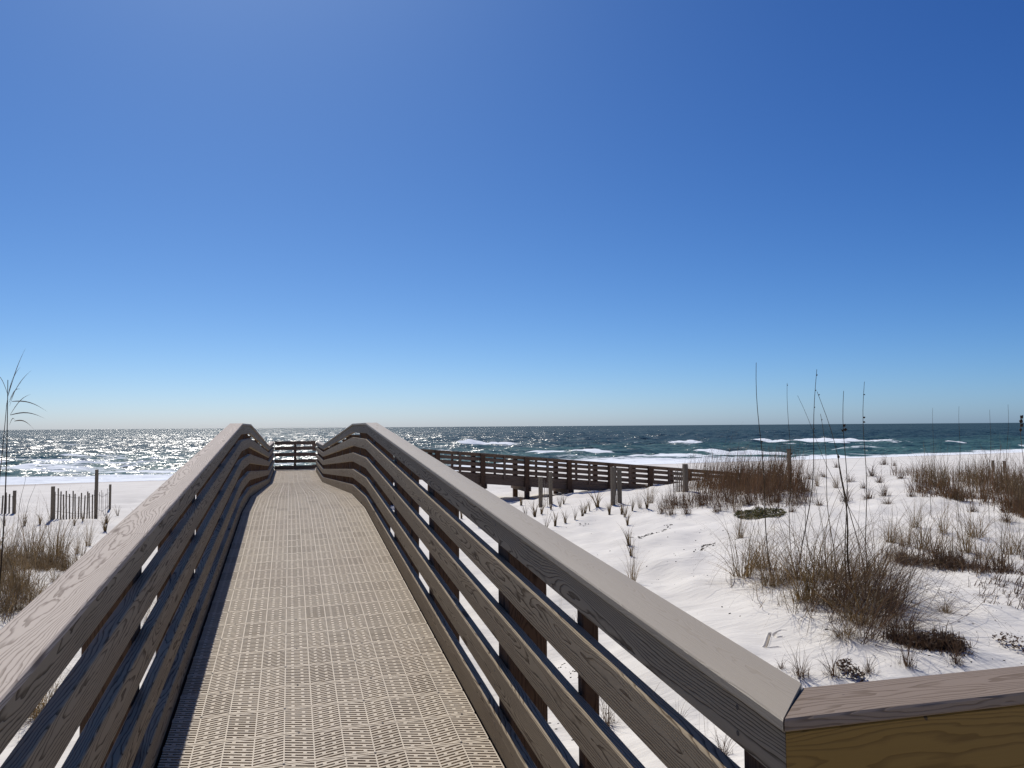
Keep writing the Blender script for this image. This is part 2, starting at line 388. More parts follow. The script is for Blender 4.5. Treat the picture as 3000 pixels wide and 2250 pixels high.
def build_sea():
    az = np.linspace(-1.35, 1.75, 1300)
    r = np.concatenate([np.exp(np.linspace(math.log(52), math.log(700), 620)), np.exp(np.linspace(math.log(704), math.log(60000), 140))])
    A, R = np.meshgrid(az, r, indexing='ij'); X = R * np.sin(A); Y = R * np.cos(A)
    t = shore_t(X, Y); s = (X * 0.99 + Y * 0.142)
    Z = np.zeros_like(X); rg = np.random.default_rng(11)
    dr = R * 0.0048; dx = R * 0.0024
    depthf = sstep(-2, 45, t)
    for k in range(64):
        wl = 10 ** rg.uniform(0.25, 1.45); th = rg.normal(0, 0.55) + 0.14; ph = rg.uniform(0, 6.28)
        kk = 2 * PI / wl; ky = math.cos(th) * kk; kx = -math.sin(th) * kk
        amp = 0.0062 * wl ** 0.92
        att = np.clip(wl / (3.2 * dr) - 0.6, 0, 1) if wl < 60 else 1
        p = X * kx + Y * ky + ph + 0.6 * np.sin(X * 0.031 + ph) + 0.5 * np.sin(Y * 0.027 + 2 * ph)
        Z += amp * att * (np.sin(p) + 0.22 * np.sin(2 * p + 0.5)) * (0.25 + 0.75 * depthf)
    foam = np.zeros_like(X)
    wob = 2.2 * np.sin(s * 0.07 + 1) + 1.3 * np.sin(s * 0.19 + 2.1) + 0.7 * np.sin(s * 0.47)
    # swash and inner surf
    inner = 0.86 * (1 - sstep(9, 20, t + wob + 7 * sstep(60, 100, X))) 
    inner2 = 0.62 * np.exp(-((t - 27 + 1.5 * wob) / 5.0) ** 2) * (0.6 + 0.4 * np.sin(s * 0.11 + 0.5))
    leftb = 1 - sstep(-35, 25, X)                   # rougher surf towards the left
    inner3 = leftb * 0.60 * (1 - sstep(45, 110, t)) * (0.75 + 0.35 * np.sin(t * 0.33 + 0.02 * s + np.sin(s * 0.05) * 2))
    foam = np.maximum(np.maximum(inner, inner2), inner3)
    for (u0, u1, v, st, thk) in BREAK:
        pa = on_level(u0, v, SEA - EYE[2]); pb = on_level(u1, v, SEA - EYE[2])
        sa = pa[0] * .99 + pa[1] * .142; sb = pb[0] * .99 + pb[1] * .142
        ta, tb = float(shore_t(pa[0], pa[1])), float(shore_t(pb[0], pb[1])); tm = (ta + tb) / 2
        sm, hw = (sa + sb) / 2, abs(sb - sa) / 2
        if hw < 0.3: continue
        tl = tm + (s - sm) * ((tb - ta) / (sb - sa)) * 0.75
        e = t - tl - 0.9 * np.sin(s * 0.35 + v) - 0.5 * np.sin(s * 0.9 + u0)
        al = np.exp(-(np.abs(s - sm) / (hw * 1.05)) ** 4)
        jag = 0.65 + 0.35 * np.sin(s * 0.9 + u0) * np.sin(s * 0.33 + v) + 0.15 * np.sin(s * 2.3)
        # a standing crest, its shoreward face and the water before it covered in foam
        big = thk >= 3
        foam = np.maximum(foam, (st * 1.12 if big else st) * al * np.exp(-(e / np.where(e < 0, thk * (2.2 if big else 1.2), thk * 0.45)) ** 2) * (0.8 + 0.25 * jag))
        Z += (0.125 if big else 0.05) * thk * al * jag * np.exp(-((e - thk * 0.15) / np.where(e > thk * .15, thk * 1.1, thk * 0.5)) ** 2)
    ripple = 0.05 * np.exp(-((t - 3 + wob) / 1.5) ** 2)
    Z = Z * sstep(-3, 8, t) + ripple + SEA + 0.03 * np.clip(t, -3, 0)
    Z = np.where(t < -1.5, Z - 0.04 * (-(t + 1.5)), Z)
    shal = np.clip(0.95 * (1 - sstep(15, 140, t)) + 0.25 * (np.sin(t * 0.12) * np.sin(s * 0.015)), 0, 1)
    keep = t > -4.0
    na, nr = X.shape; idx = np.arange(na * nr).reshape(na, nr)
    Q = np.stack([idx[:-1, :-1], idx[:-1, 1:], idx[1:, 1:], idx[1:, :-1]], -1).reshape(-1, 4)
    kq = keep.ravel()[Q].all(1); Q = Q[kq]
    used = np.unique(Q); rm = np.zeros(na * nr, dtype=np.int64); rm[used] = np.arange(len(used))
    V = np.stack([X, Y, Z], -1).reshape(-1, 3)[used]
    me = mesh_np('sea', V, rm[Q][:, ::-1], M_WATER, True, {'foam': ('FLOAT', foam.ravel()[used]), 'shallow': ('FLOAT', shal.ravel()[used])})
    o = place('sea', me); tag(o, 'blue green sea with white surf and sun glitter', 'sea', kind='structure')
build_sea()

# ------------------------------------------------------------------ lumber
_cc = [0]
def beam(name, mat, parent, p0, p1, lat, z0, z1, k0=0.0, k1=0.0, ch=0.003, flat=False, orient=None):
    """a board swept from p0 to p1 (vertical ends), lat=(a,b) lateral offsets to the right of travel, z0..z1 above the line"""
    p0 = np.array(p0, float); p1 = np.array(p1, float)
    d = p1 - p0; L = math.hypot(d[0], d[1]); ex, ey = d[0] / L, d[1] / L; sl = d[2] / L
    rx, ry = ey, -ex
    a, b = min(lat), max(lat)
    sec = [(a + ch, z0), (b - ch, z0), (b, z0 + ch), (b, z1 - ch), (b - ch, z1), (a + ch, z1), (a, z1 - ch), (a, z0 + ch)]
    V = []; G = []
    _cc[0] += 1; rr = np.random.default_rng(_cc[0] * 13 + 5)
    ox = rr.uniform(0, 80); flip = rr.choice([-1, 1])
    w, h = b - a, z1 - z0
    if flat: oy, oz = rr.uniform(-.03, .03), rr.uniform(.03, .07)
    else: oy, oz = rr.uniform(.03, .07), rr.uniform(-.03, .03)
    for e, (s, k) in enumerate(((0, k0), (L, k1))):
        for (l, z) in sec:
            ss = s + k * (l if True else 0)
            V.append((ex * ss + rx * l, ey * ss + ry * l, z + sl * ss))
            G.append((ox + flip * ss, l - (a + b) / 2 + oy, z - (z0 + z1) / 2 + oz))
    n = 8; faces = [tuple(range(n))[::-1], tuple(range(n, 2 * n))]
    for i in range(n): faces.append((i, (i + 1) % n, n + (i + 1) % n, n + i))
    me = bpy.data.meshes.new(name); me.from_pydata(V, [], [f[::-1] for f in faces]); me.shade_flat(); me.update()
    at = me.attributes.new('gc', 'FLOAT_VECTOR', 'POINT'); at.data.foreach_set('vector', np.array(G, dtype=np.float32).ravel())
    me.materials.append(mat)
    pl = Vector(parent.location) if parent is not None else Vector((0, 0, 0))
    return place(name, me, parent, Vector(p0) - pl)
def post(name, mat, parent, x0, x1, y0, y1, z0, z1, ch=0.005, top=True):
    V = []; G = []; _cc[0] += 1; rr = np.random.default_rng(_cc[0] * 17 + 3); ox = rr.uniform(0, 80)
    sec = [(x0 + ch, y0), (x1 - ch, y0), (x1, y0 + ch), (x1, y1 - ch), (x1 - ch, y1), (x0 + ch, y1), (x0, y1 - ch), (x0, y0 + ch)]
    cx, cy = (x0 + x1) / 2, (y0 + y1) / 2
    oy, oz = rr.uniform(-.05, .05), rr.uniform(-.05, .05)
    for z in (z0, z1):
        for (x, y) in sec:
            V.append((x - cx, y - cy, z - z0)); G.append((ox + z, x - cx + oy, y - cy + oz))
    n = 8; faces = [tuple(range(n))[::-1], tuple(range(n, 2 * n))]
    for i in range(n): faces.append((i, (i + 1) % n, n + (i + 1) % n, n + i))
    me = bpy.data.meshes.new(name); me.from_pydata(V, [], faces); me.shade_flat(); me.update()
    at = me.attributes.new('gc', 'FLOAT_VECTOR', 'POINT'); at.data.foreach_set('vector', np.array(G, dtype=np.float32).ravel())
    me.materials.append(mat)
    pl = Vector(parent.location) if parent is not None else Vector((0, 0, 0))
    return place(name, me, parent, Vector((cx, cy, z0)) - pl)

# ------------------------------------------------------------------ boardwalk profile
XL, XR = -0.541, 0.909
Y0, Y1, Y2, Y3, Y4 = 1.30, 9.79, 11.89, 22.84, 30.3
YOPEN = 28.75
SL = 0.0732; ZT = (Y1 - Y0) * SL; ZE = ZT - 0.5594
PROF = [(-3.0, 0.0), (Y0, 0.0), (Y1, ZT), (Y2, ZT), (Y3, ZE), (Y4 + 0.2, ZE)]
def dz(y): return float(np.interp(y, [p[0] for p in PROF], [p[1] for p in PROF]))
RT = 1.06           # rail top above deck
ROWS = [(0.026, 0.134), (0.205, 0.333), (0.438, 0.569), (0.686, 0.814), (0.921, 1.062)]   # board tops and bottoms below the rail top
SPACE = 1.905

def split_run(y0, y1, cuts):
    ys = [y0] + [c for c in sorted(cuts) if y0 + 0.02 < c < y1 - 0.02] + [y1]
    return list(zip(ys[:-1], ys[1:]))
KINKS = [Y0, Y1, Y2, Y3]
def side_rail(name, side, ya, yb, label, mcap, mitre=0.0, joint_seed=0):
    """side=+1 right railing, -1 left railing"""
    t = empty(name, (XR if side > 0 else XL, ya, dz(ya)))
    tag(t, label, 'railing')
    X = XR if side > 0 else XL
    rr = random.Random(joint_seed)
    posts = [1.45 + SPACE * k for k in range(-3, 16)]
    posts = [p for p in posts if ya - 0.01 <= p <= yb + 0.05]
    def lat(a, b):   # outward lateral -> travel-right lateral
        return (a, b) if side > 0 else (-b, -a)
    # cap
    caps = [posts[i] for i in range(len(posts)) if i % 2 == (0 if side > 0 else 1)]
    for (a, b) in split_run(ya, yb, KINKS + [c for c in caps if all(abs(c - k) > 1.2 for k in KINKS)]):
        k0 = mitre if abs(a - ya) < 1e-6 else 0
        gap = 0.0 if any(abs(a - k) < 1e-6 for k in KINKS) or a == ya else 0.003
        beam('cap_rail', mcap, t, (X, a + gap, dz(a)), (X, b, dz(b)), lat(0.0, 0.15), RT - 0.025, RT, k0, 0, 0.004, flat=True)
    # boards
    for r in range(5):
        top, bot = RT - ROWS[r][0], RT - ROWS[r][1]
        off = rr.randrange(2)
        cuts = [posts[i] + 0.04 for i in range(len(posts)) if i % 3 == (r * 2 + off) % 3]
        cuts = [c for c in cuts if all(abs(c - k) > 0.9 for k in KINKS)]
        for (a, b) in split_run(ya, yb, KINKS + cuts):
            gap = 0.0 if any(abs(a - k) < 1e-6 for k in KINKS) or a == ya else 0.004
            k0 = mitre if abs(a - ya) < 1e-6 else 0
            beam('rail_board', M_BRD, t, (X, a + gap, dz(a)), (X, b, dz(b)), lat(0.015 if r == 0 else 0.006, 0.052), bot, top, k0, 0, 0.004)
    # screw heads where boards meet the posts
    V = []; Q = []; n = 0
    for y in posts:
        for r in range(5):
            for fr in (.25, .75):
                yy = y + .13 if y > 1.5 else y + .03; zz = dz(yy) + RT - ROWS[r][0] - (ROWS[r][1] - ROWS[r][0]) * fr; xx = X + side * (.0142 if r == 0 else .0052)
                if yy < ya + .05: continue
                for k in range(8): V.append((xx - t.location[0], yy + .006 * math.cos(k * PI / 4) - t.location[1], zz + .006 * math.sin(k * PI / 4) - t.location[2]))
                Q += [[n, n + 1, n + 2, n + 3], [n + 3, n + 4, n + 7, n], [n + 4, n + 5, n + 6, n + 7]]; n += 8
    place('screw_heads', mesh_np('screw_heads', V, Q, M_SCREW), t)['kind'] = 'stuff'
    # posts
    for i, y in enumerate(posts):
        xa, xb = X + side * 0.054, X + side * 0.235
        z0 = gz(X, y) - 0.4
        yp = 1.335 if (side > 0 and i == 0) else y + .05
        post('post', M_POST, t, min(xa, xb), max(xa, xb), yp, yp + 0.19, z0, dz(yp) + RT - .13)
        ym = y + SPACE / 2 + 0.09
        if ym < yb - 0.1 and i % 2 == (0 if side > 0 else 1):
            xb = X + side * 0.115
            post('small_post', M_POST, t, min(xa, xb), max(xa, xb), ym, ym + 0.05, dz(ym) - 0.26, dz(ym) + RT - 0.027)
    return t
TH = math.radians(-2.2)
side_rail('wooden_railing', 1, Y0, YOPEN, 'long wooden railing on the right of the boardwalk with smooth grey brown cap', M_CAPR, math.tan(math.radians((90 - 2.2) / 2)) , 1)
side_rail('wooden_railing', -1, -2.6, Y4, 'long wooden railing on the left of the boardwalk with pale grained cap', M_CAP, 0, 2)

# foreground railing turning off to the right at the foot of the ramp
def fore_rail():
    C = np.array([XR, Y0, 0.0]); e = np.array([math.cos(TH), math.sin(TH), 0.0]); L = 4.2
    t = empty('wooden_railing', tuple(C)); tag(t, 'short railing in the right foreground with yellowish board under a grooved brown cap', 'railing')
    P1 = C + e * L
    phi = math.radians(90) + TH * -1.0     # turn between the two rails
    k = 1 / math.tan((math.radians(90) - TH * 0 ) / 2) * math.tan(math.radians(45 - 1.1)) 
    g = 0.0035
    # travelling +x: outside (far side, +y) is to the left -> negative lateral
    beam('cap_rail', M_CAPF, t, C + e * g, P1, (-0.15, 0.0), RT - 0.025, RT, -k, 0, 0.004, flat=True)
    for r in range(5):
        top, bot = RT - ROWS[r][0], RT - ROWS[r][1]
        if r == 0: bot -= .045
        beam('rail_board', M_FRESH if r == 0 else M_BRD, t, C + e * g, P1, (-0.052, -0.006), bot, top, -k, 0, 0.004)
    for s in (1.8, 3.6):
        p = C + e * s
        post('post', M_POST, t, p[0], p[0] + .19, p[1] + .056, p[1] + .235, gz(p[0], p[1]) - .4, RT - .13)
    for s in (0.9, 2.7):
        p = C + e * s
        post('small_post', M_POST, t, p[0], p[0] + .09, p[1] + .056, p[1] + .14, -.26, RT - .027)
fore_rail()

# railing across the far end, and the side walkway reached from there
SY0, SY1 = 33.2, 34.7                 # its near and its seaward side
SX0, SX1 = 2.4, 21.6
ZS = ZE - 0.17
def wz(x): return ZS - 0.09 * max(0.0, x - 2.4)
def cross_rail(name, y, side, xa, xb, label, zf, P, big=True):
    """side=+1: posts on the +y side"""
    t = empty(name, (xa, y, zf(xa))); tag(t, label, 'railing')
    P = [p for p in P if xa - 0.05 <= p <= xb - .05]
    lat = (lambda a, b: (-b, -a)) if side > 0 else (lambda a, b: (a, b))
    for (a, b) in split_run(xa, xb, P[3::2]):
        beam('cap_rail', M_FAR, t, (a, y, zf(a)), (b, y, zf(b)), lat(0, 0.15), RT - .025, RT, 0, 0, .004, flat=True)
    for r in range(5):
        for (a, b) in split_run(xa, xb, P[2 + r % 2::2]):
            beam('rail_board', M_FAR, t, (a, y, zf(a)), (b - .004, y, zf(b)), lat(.006, .046), RT - ROWS[r][1], RT - ROWS[r][0], 0, 0, .003)
    for (a, b) in split_run(xa, xb, P[4::3]):
        beam('rim_joist', M_FAR, t, (a, y, zf(a)), (b - .003, y, zf(b)), lat(.048, .086), -.27, -.012, 0, 0, .003)
    for p in P:
        ya, yb = y + side * .088, y + side * .27
        post('post', M_POST, t, p, p + .2, min(ya, yb), max(ya, yb), min(gz(p, y) - .4, zf(p) - .5), zf(p) + RT - .03)
        pm = p + 1.01 + .05
        if pm < xb - .1:
            yy = sorted((y + side * .048, y + side * .15))
            post('small_post', M_FAR, t, pm, pm + .1, yy[0], yy[1], zf(pm) - 0.01, zf(pm) + RT - .03)
    return t
PX = [8.08 + 2.02 * k for k in range(-3, 8)]
cross_rail('wooden_railing', Y4, 1, XL, 0.95, 'short dark railing closing the far end of the boardwalk', lambda x: ZE, [])
post('small_post', M_POST, bpy.data.objects['wooden_railing.003'], .16, .25, Y4 + .048, Y4 + .138, ZE, ZE + RT - .03)
cross_rail('wooden_railing', SY1, 1, 0.95, SX1, 'seaward railing of the side walkway, seen through the gaps of the near one', lambda x: wz(x), PX)
cross_rail('wooden_railing', SY0, -1, SX0, SX1, 'brown railing along the near side of the walkway that leads off to the right', wz, PX)
# ------------------------------------------------------------------ decks
class Boxes:
    def __init__(s): s.V = []; s.Q = []; s.T = []; s.n = 0
    def quads(s, P, z0, z1, tint, under=0.0):
        """P (m,4,2) plan quads ccw; z0,z1 arrays (m,4) bottom/top heights"""
        m_ = len(P)
        PB = P.copy()
        if under:                                # bars narrower below than on top, shaped to keep the slots in shade
            e1 = (P[:, 3] - P[:, 0]) * under; e2 = (P[:, 2] - P[:, 1]) * under
            PB[:, 0] += e1; PB[:, 3] -= e1; PB[:, 1] += e2; PB[:, 2] -= e2
        b = np.concatenate([PB, z0[..., None]], -1); t = np.concatenate([P, z1[..., None]], -1)
        V = np.concatenate([b, t], 1).reshape(-1, 3)
        base = (np.arange(m_) * 8)[:, None] + s.n
        f = np.array([[4, 5, 6, 7], [0, 1, 5, 4], [1, 2, 6, 5], [2, 3, 7, 6], [3, 0, 4, 7]])
        s.Q.append((base[:, :, None] + f[None]).reshape(-1, 4)); s.V.append(V); s.T.append(np.repeat(tint, 8)); s.n += m_ * 8
def grating(name, parent, x0, x1, prof_fn, ya, yb, pan=0.285, cols=11):
    """ribbed plastic deck panels across x0..x1 from ya to yb"""
    B = Boxes(); W = (x1 - x0) / cols; npan = int(round((yb - ya) / pan)); pan = (yb - ya) / npan
    zf = np.vectorize(prof_fn); rg = np.random.default_rng(5)
    def add(xs0, ys0, xs1, ys1, sy, clampy, tint, h0=-.03, h1=0.0, under=.42):
        """parallelograms: left edge at xs0 (ys0..ys1) and right edge at xs1 shifted by sy"""
        P = np.stack([np.stack([xs0, ys0], -1), np.stack([xs1, ys0 + sy], -1), np.stack([xs1, ys1 + sy], -1), np.stack([xs0, ys1], -1)], 1)
        if clampy is not None:
            lo_, hi_ = clampy; x = ((P[..., 1].min(1) < lo_) | (P[..., 1].max(1) > hi_))
            x &= (P[..., 1].max(1) > lo_) & (P[..., 1].min(1) < hi_)
            A_, B_, C_, D_ = (P[x, k] for k in range(4)); nn = 8
            S_ = np.concatenate([np.stack([A_ + (B_ - A_) * k / nn, A_ + (B_ - A_) * (k + 1) / nn, D_ + (C_ - D_) * (k + 1) / nn, D_ + (C_ - D_) * k / nn], 1) for k in range(nn)])
            keep = ~x & (P[..., 1].min(1) >= lo_) & (P[..., 1].max(1) <= hi_)
            P = np.concatenate([P[keep], S_]); clampy = (np.concatenate([lo_[keep], np.tile(lo_[x], nn)]), np.concatenate([hi_[keep], np.tile(hi_[x], nn)]))
            tint = np.concatenate([tint[keep], np.tile(tint[x], nn)])
        if clampy is not None: P[..., 1] = np.clip(P[..., 1], clampy[0][:, None], clampy[1][:, None])
        area = np.abs((P[:, 2, 1] - P[:, 1, 1])) + np.abs(P[:, 3, 1] - P[:, 0, 1])
        ok = area > 0.0012; P = P[ok]
        z = zf(P[..., 1]); B.quads(P, z + h0, z + h1, tint[ok], under)
    nb = 11; edge = .012; inner = pan - 2 * edge; p = inner / nb
    for c in range(cols):
        xa = x0 + c * W + .003; xb = x0 + (c + 1) * W - .003
        sg = 1 if c % 2 else -1; sh = sg * .036
        pi = np.repeat(np.arange(npan), nb + 6); j = np.tile(np.arange(-3, nb + 3), npan)
        blk = (rg.random(npan) < .45) * rg.random(npan) * .8
        lo = ya + pi * pan + edge; hi = ya + (pi + 1) * pan - edge
        y0 = lo + j * p + p * .53 - sh / 2; y1 = lo + (j + 1) * p - sh / 2
        tn = blk[pi]
        add(np.full(len(pi), xa), y0, np.full(len(pi), xb), y1, sh, (lo, hi), tn)
        # bridges in the slots
        f = np.where(j % 2 == 0, .30, .70) * (xb - xa) + xa
        ys0 = lo + j * p - sh / 2 + sh * (f - xa) / (xb - xa); ys1 = ys0 + p * .53
        ok = (ys0 > lo) & (ys1 < hi)
        add(f[ok] - .008, ys0[ok], f[ok] + .008, ys1[ok], 0, None, np.zeros(ok.sum()), -.012, .0006, 0)
        # lengthwise ribs
        pi = np.arange(npan); lo = ya + pi * pan + edge; hi = ya + (pi + 1) * pan - edge
        add(np.full(npan, xb), lo, np.full(npan, xb + .006), hi, 0, None, np.zeros(npan), -.03, .0003, 0)
    pi = np.arange(npan)
    for a, b_ in ((0.003, edge), (pan - edge, pan - 0.003)):
        add(np.full(npan, x0), ya + pi * pan + a, np.full(npan, x1), ya + pi * pan + b_, 0, None, np.zeros(npan), -.03, .0005, .3)
    me = mesh_np(name, np.concatenate(B.V), np.concatenate(B.Q), M_DECK, False, {'tint': ('FLOAT', np.concatenate(B.T))})
    o = place(name, me, parent, -Vector(parent.location))
    # screws on the seams
    V = []; Q = []; n = 0
    for i in range(npan + 1):
        for c in range(0, cols, 3):
            cx = x0 + (c + 1 + (0.5 if i % 2 else 0)) * W; cy = ya + i * pan; cz = float(prof_fn(cy)) + .0035
            if cx > x1 - .02: continue
            for k in range(8): V.append((cx + .006 * math.cos(k * PI / 4), cy + .006 * math.sin(k * PI / 4), cz))
            Q.append([n, n + 1, n + 2, n + 3]); Q.append([n + 3, n + 4, n + 7, n]); Q.append([n + 4, n + 5, n + 6, n + 7]); n += 8
    ms = mesh_np('screw_heads', V, Q, M_SCREW)
    sc = place('screw_heads', ms, o); sc['kind'] = 'stuff'
    return o
bw = empty('boardwalk', (0.18, Y0, 0)); tag(bw, 'beige grating boardwalk that rises over a hump towards the sea', 'boardwalk')
for ya, yb in ((-0.2, Y0), (Y0, Y1), (Y1, Y2), (Y2, Y3), (Y3, Y4 - .01)):
    grating('deck_grating', bw, XL + .005, XR - .005, dz, ya, yb)
def slab(name, mat, parent, p0, p1, lat, z0, z1): return beam(name, mat, parent, p0, p1, lat, z0, z1, ch=.002)
for x in (XL + .02, -.06, .42, XR - .06):
    for (a, b) in split_run(-3.0, Y4, KINKS):
        slab('joist', M_POST, bw, (x, a, dz(a)), (x, b, dz(b)), (0, .04), -.27, -.032)
for side, X in ((1, XR), (-1, XL)):
    for (a, b) in split_run(Y0 if side > 0 else -2.6, YOPEN if side > 0 else Y4, KINKS):
        la = (.010, .046) if side > 0 else (-.046, -.010)
        slab('rim_joist', M_POST, bw, (X, a, dz(a)), (X, b, dz(b)), la, -.27, -.006)
k = 0
while 1.45 + SPACE * k < Y4:
    y = 1.45 + SPACE * k; k += 1
    slab('cross_beam', M_POST, bw, (XL - .2, y - .05, dz(y) - .28), (XR + .2, y - .05, dz(y) - .28), (0, .045), -.2, 0)
# landing deck beside and behind the camera
ld = slab('landing_deck', M_DECK, bw, (XR - .002, -2.8, 0), (XR - .002, Y0 - .01, 0), (0, 3.6), -.035, 0)
ld2 = slab('landing_deck', M_DECK, bw, (XL, -2.8, 0), (XL, -.21, 0), (0, XR - XL - .01), -.035, 0)
# the side walkway
sw = empty('side_walkway', (SX0, (SY0 + SY1) / 2, ZS)); tag(sw, 'brown timber walkway ramping down to the right behind the dune', 'walkway')
slab('deck', M_DECK, sw, (SX0, SY0, ZS), (SX1, SY0, wz(SX1)), (-(SY1 - SY0), 0), -.035, 0)
slab('deck', M_DECK, sw, (.96, SY0 + .01, ZS), (SX0 - .005, SY0 + .01, ZS), (-(SY1 - SY0) + .01, 0), -.035, 0)
slab('deck', M_DECK, sw, (.96, YOPEN, ZE), (.96, SY0, ZS), (0, 1.44), -.035, 0)
for x in PX:
    if wz(x) - gz(x, SY0) < .35: continue
    for o in (.205, -.05): slab('cross_beam', M_FAR, sw, (x + o, SY0 - .35, wz(x) - .275), (x + o, SY1 + .4, wz(x) - .275), (0, .045), -.2, 0)

# ------------------------------------------------------------------ sand fences
def slat_mesh(h, seed):
    rr = np.random.default_rng(seed); n = 6; V = []; G = []
    bx = rr.uniform(-.012, .012); lean = rr.uniform(-.012, .012)
    for i in range(n):
        z = h * i / (n - 1); o = bx * math.sin(PI * i / (n - 1)) + lean * z
        for (x, y) in ((-.027, -.005), (.027, -.005), (.027, .005), (-.027, .005)):
            V.append((x + o, y, z)); G.append((seed * 3 + z, x + .04, y))
    F_ = [(0, 3, 2, 1), tuple(4 * (n - 1) + q for q in (0, 1, 2, 3))]
    for i in range(n - 1):
        for q in range(4): F_.append((4 * i + q, 4 * i + (q + 1) % 4, 4 * i + 4 + (q + 1) % 4, 4 * i + 4 + q))
    me = bpy.data.meshes.new('slat'); me.from_pydata(V, [], F_); me.shade_flat(); me.update()
    a = me.attributes.new('gc', 'FLOAT_VECTOR', 'POINT'); a.data.foreach_set('vector', np.array(G, dtype=np.float32).ravel())
    me.materials.append(M_GREY); return me
SLATS = [slat_mesh(1.05 + .05 * i, i) for i in range(5)]
def sand_fence(label, a, b, n, h=1.05, posts=((0, 1.12), (1, 1.12)), pw=.10, sink=0.0):
    a = np.array(a); b = np.array(b); L = math.hypot(*(b - a)); ang = math.atan2(b[1] - a[1], b[0] - a[0])
    t = empty('sand_fence', (a[0], a[1], gz(*a))); tag(t, label, 'sand fence', 'slatted sand fences on the beach')
    for i in range(n):
        f = (i + .5) / n; x, y = a + (b - a) * f; z = gz(x, y) - .06 - sink
        o = place('slat', SLATS[(i * 3 + 1) % 5], t, Vector((x, y, z)) - Vector(t.location)); o.rotation_euler = (random.uniform(-.03, .03), random.uniform(-.012, .012), ang); o.scale = (1, 1, h / 1.15)
    for hz in (.25, .8):
        V = []; Q = []
        for i in range(13):
            p = a + (b - a) * i / 12; z = gz(*p) + hz * h - sink
            for k in range(4): V.append((p[0] - a[0] + .008 * math.sin(ang) * (1 if k in (0, 1) else -1), p[1] - a[1] + .008 * math.cos(ang) * (1 if k in (0, 1) else -1), z - t.location[2] + (.004 if k in (1, 2) else -.004)))
        for i in range(12):
            for k in range(4): Q.append([4 * i + k, 4 * i + (k + 1) % 4, 4 * i + 4 + (k + 1) % 4, 4 * i + 4 + k])
        place('wire', mesh_np('wire', V, Q, M_SCREW), t)
    for f, ph in posts:
        x, y = a + (b - a) * f; z = gz(x, y)
        post('post', M_GREY, t, x - pw / 2, x + pw / 2, y - pw / 2 - .07, y + pw / 2 - .07, z - .3, z + ph - sink)
def fxy(u, v): return hit(u, v)[0][:2]
A = fxy(155, 1520); Bp = fxy(282, 1517); Cp = fxy(312, 1507)
sand_fence('slatted sand fence on the left beach with square posts at both ends', A, Bp, 15, 1.0, ((0, 1.08), (1, 1.72)))
sand_fence('narrow pale slat fence piece just right of the tall post on the left beach', Bp + (Cp - Bp) * .12, Cp + (Cp - Bp) * .4, 6, .98, ((1, 1.02),), .08)
sand_fence('slatted sand fence cut off by the left edge of the photo', fxy(-170, 1512), fxy(43, 1504), 19, .8, ((0, .9), (1, .88)))
sand_fence('worn slat fence end with two grey posts before the middle of the side walkway', fxy(1582, 1486), fxy(1612, 1474), 5, 1.1, ((0, 1.15), (1, 1.25)), .12)
sand_fence('leaning grey slat fence bundle with split post before the side walkway', fxy(1794, 1478), fxy(1813, 1472), 4, 1.2, ((0, 1.3), (1, 1.18)), .13)
sand_fence('grey slat fence end with tall post in the brown twigs at the walkway', fxy(1972, 1442), fxy(2006, 1440), 6, .9, ((1, 1.06),), .16)
for (u, v, h, lab) in ((2313, 1392, 1.2, 'pale post with a dark top standing behind the brown reeds'), (2910, 1384, .85, 'left one of two short posts at the far right behind the brown brush'), (2943, 1386, .85, 'right one of two short posts at the far right behind the brown brush')):
    p, _ = hit(u, v); t = empty('fence_post', tuple(p)); tag(t, lab, 'post')
    post('shaft', M_GREY, t, p[0] - .07, p[0] + .07, p[1] - .07, p[1] + .07, p[2] - .3, p[2] + h)
    post('cap', M_POST, t, p[0] - .085, p[0] + .085, p[1] - .085, p[1] + .085, p[2] + h, p[2] + h + .05)

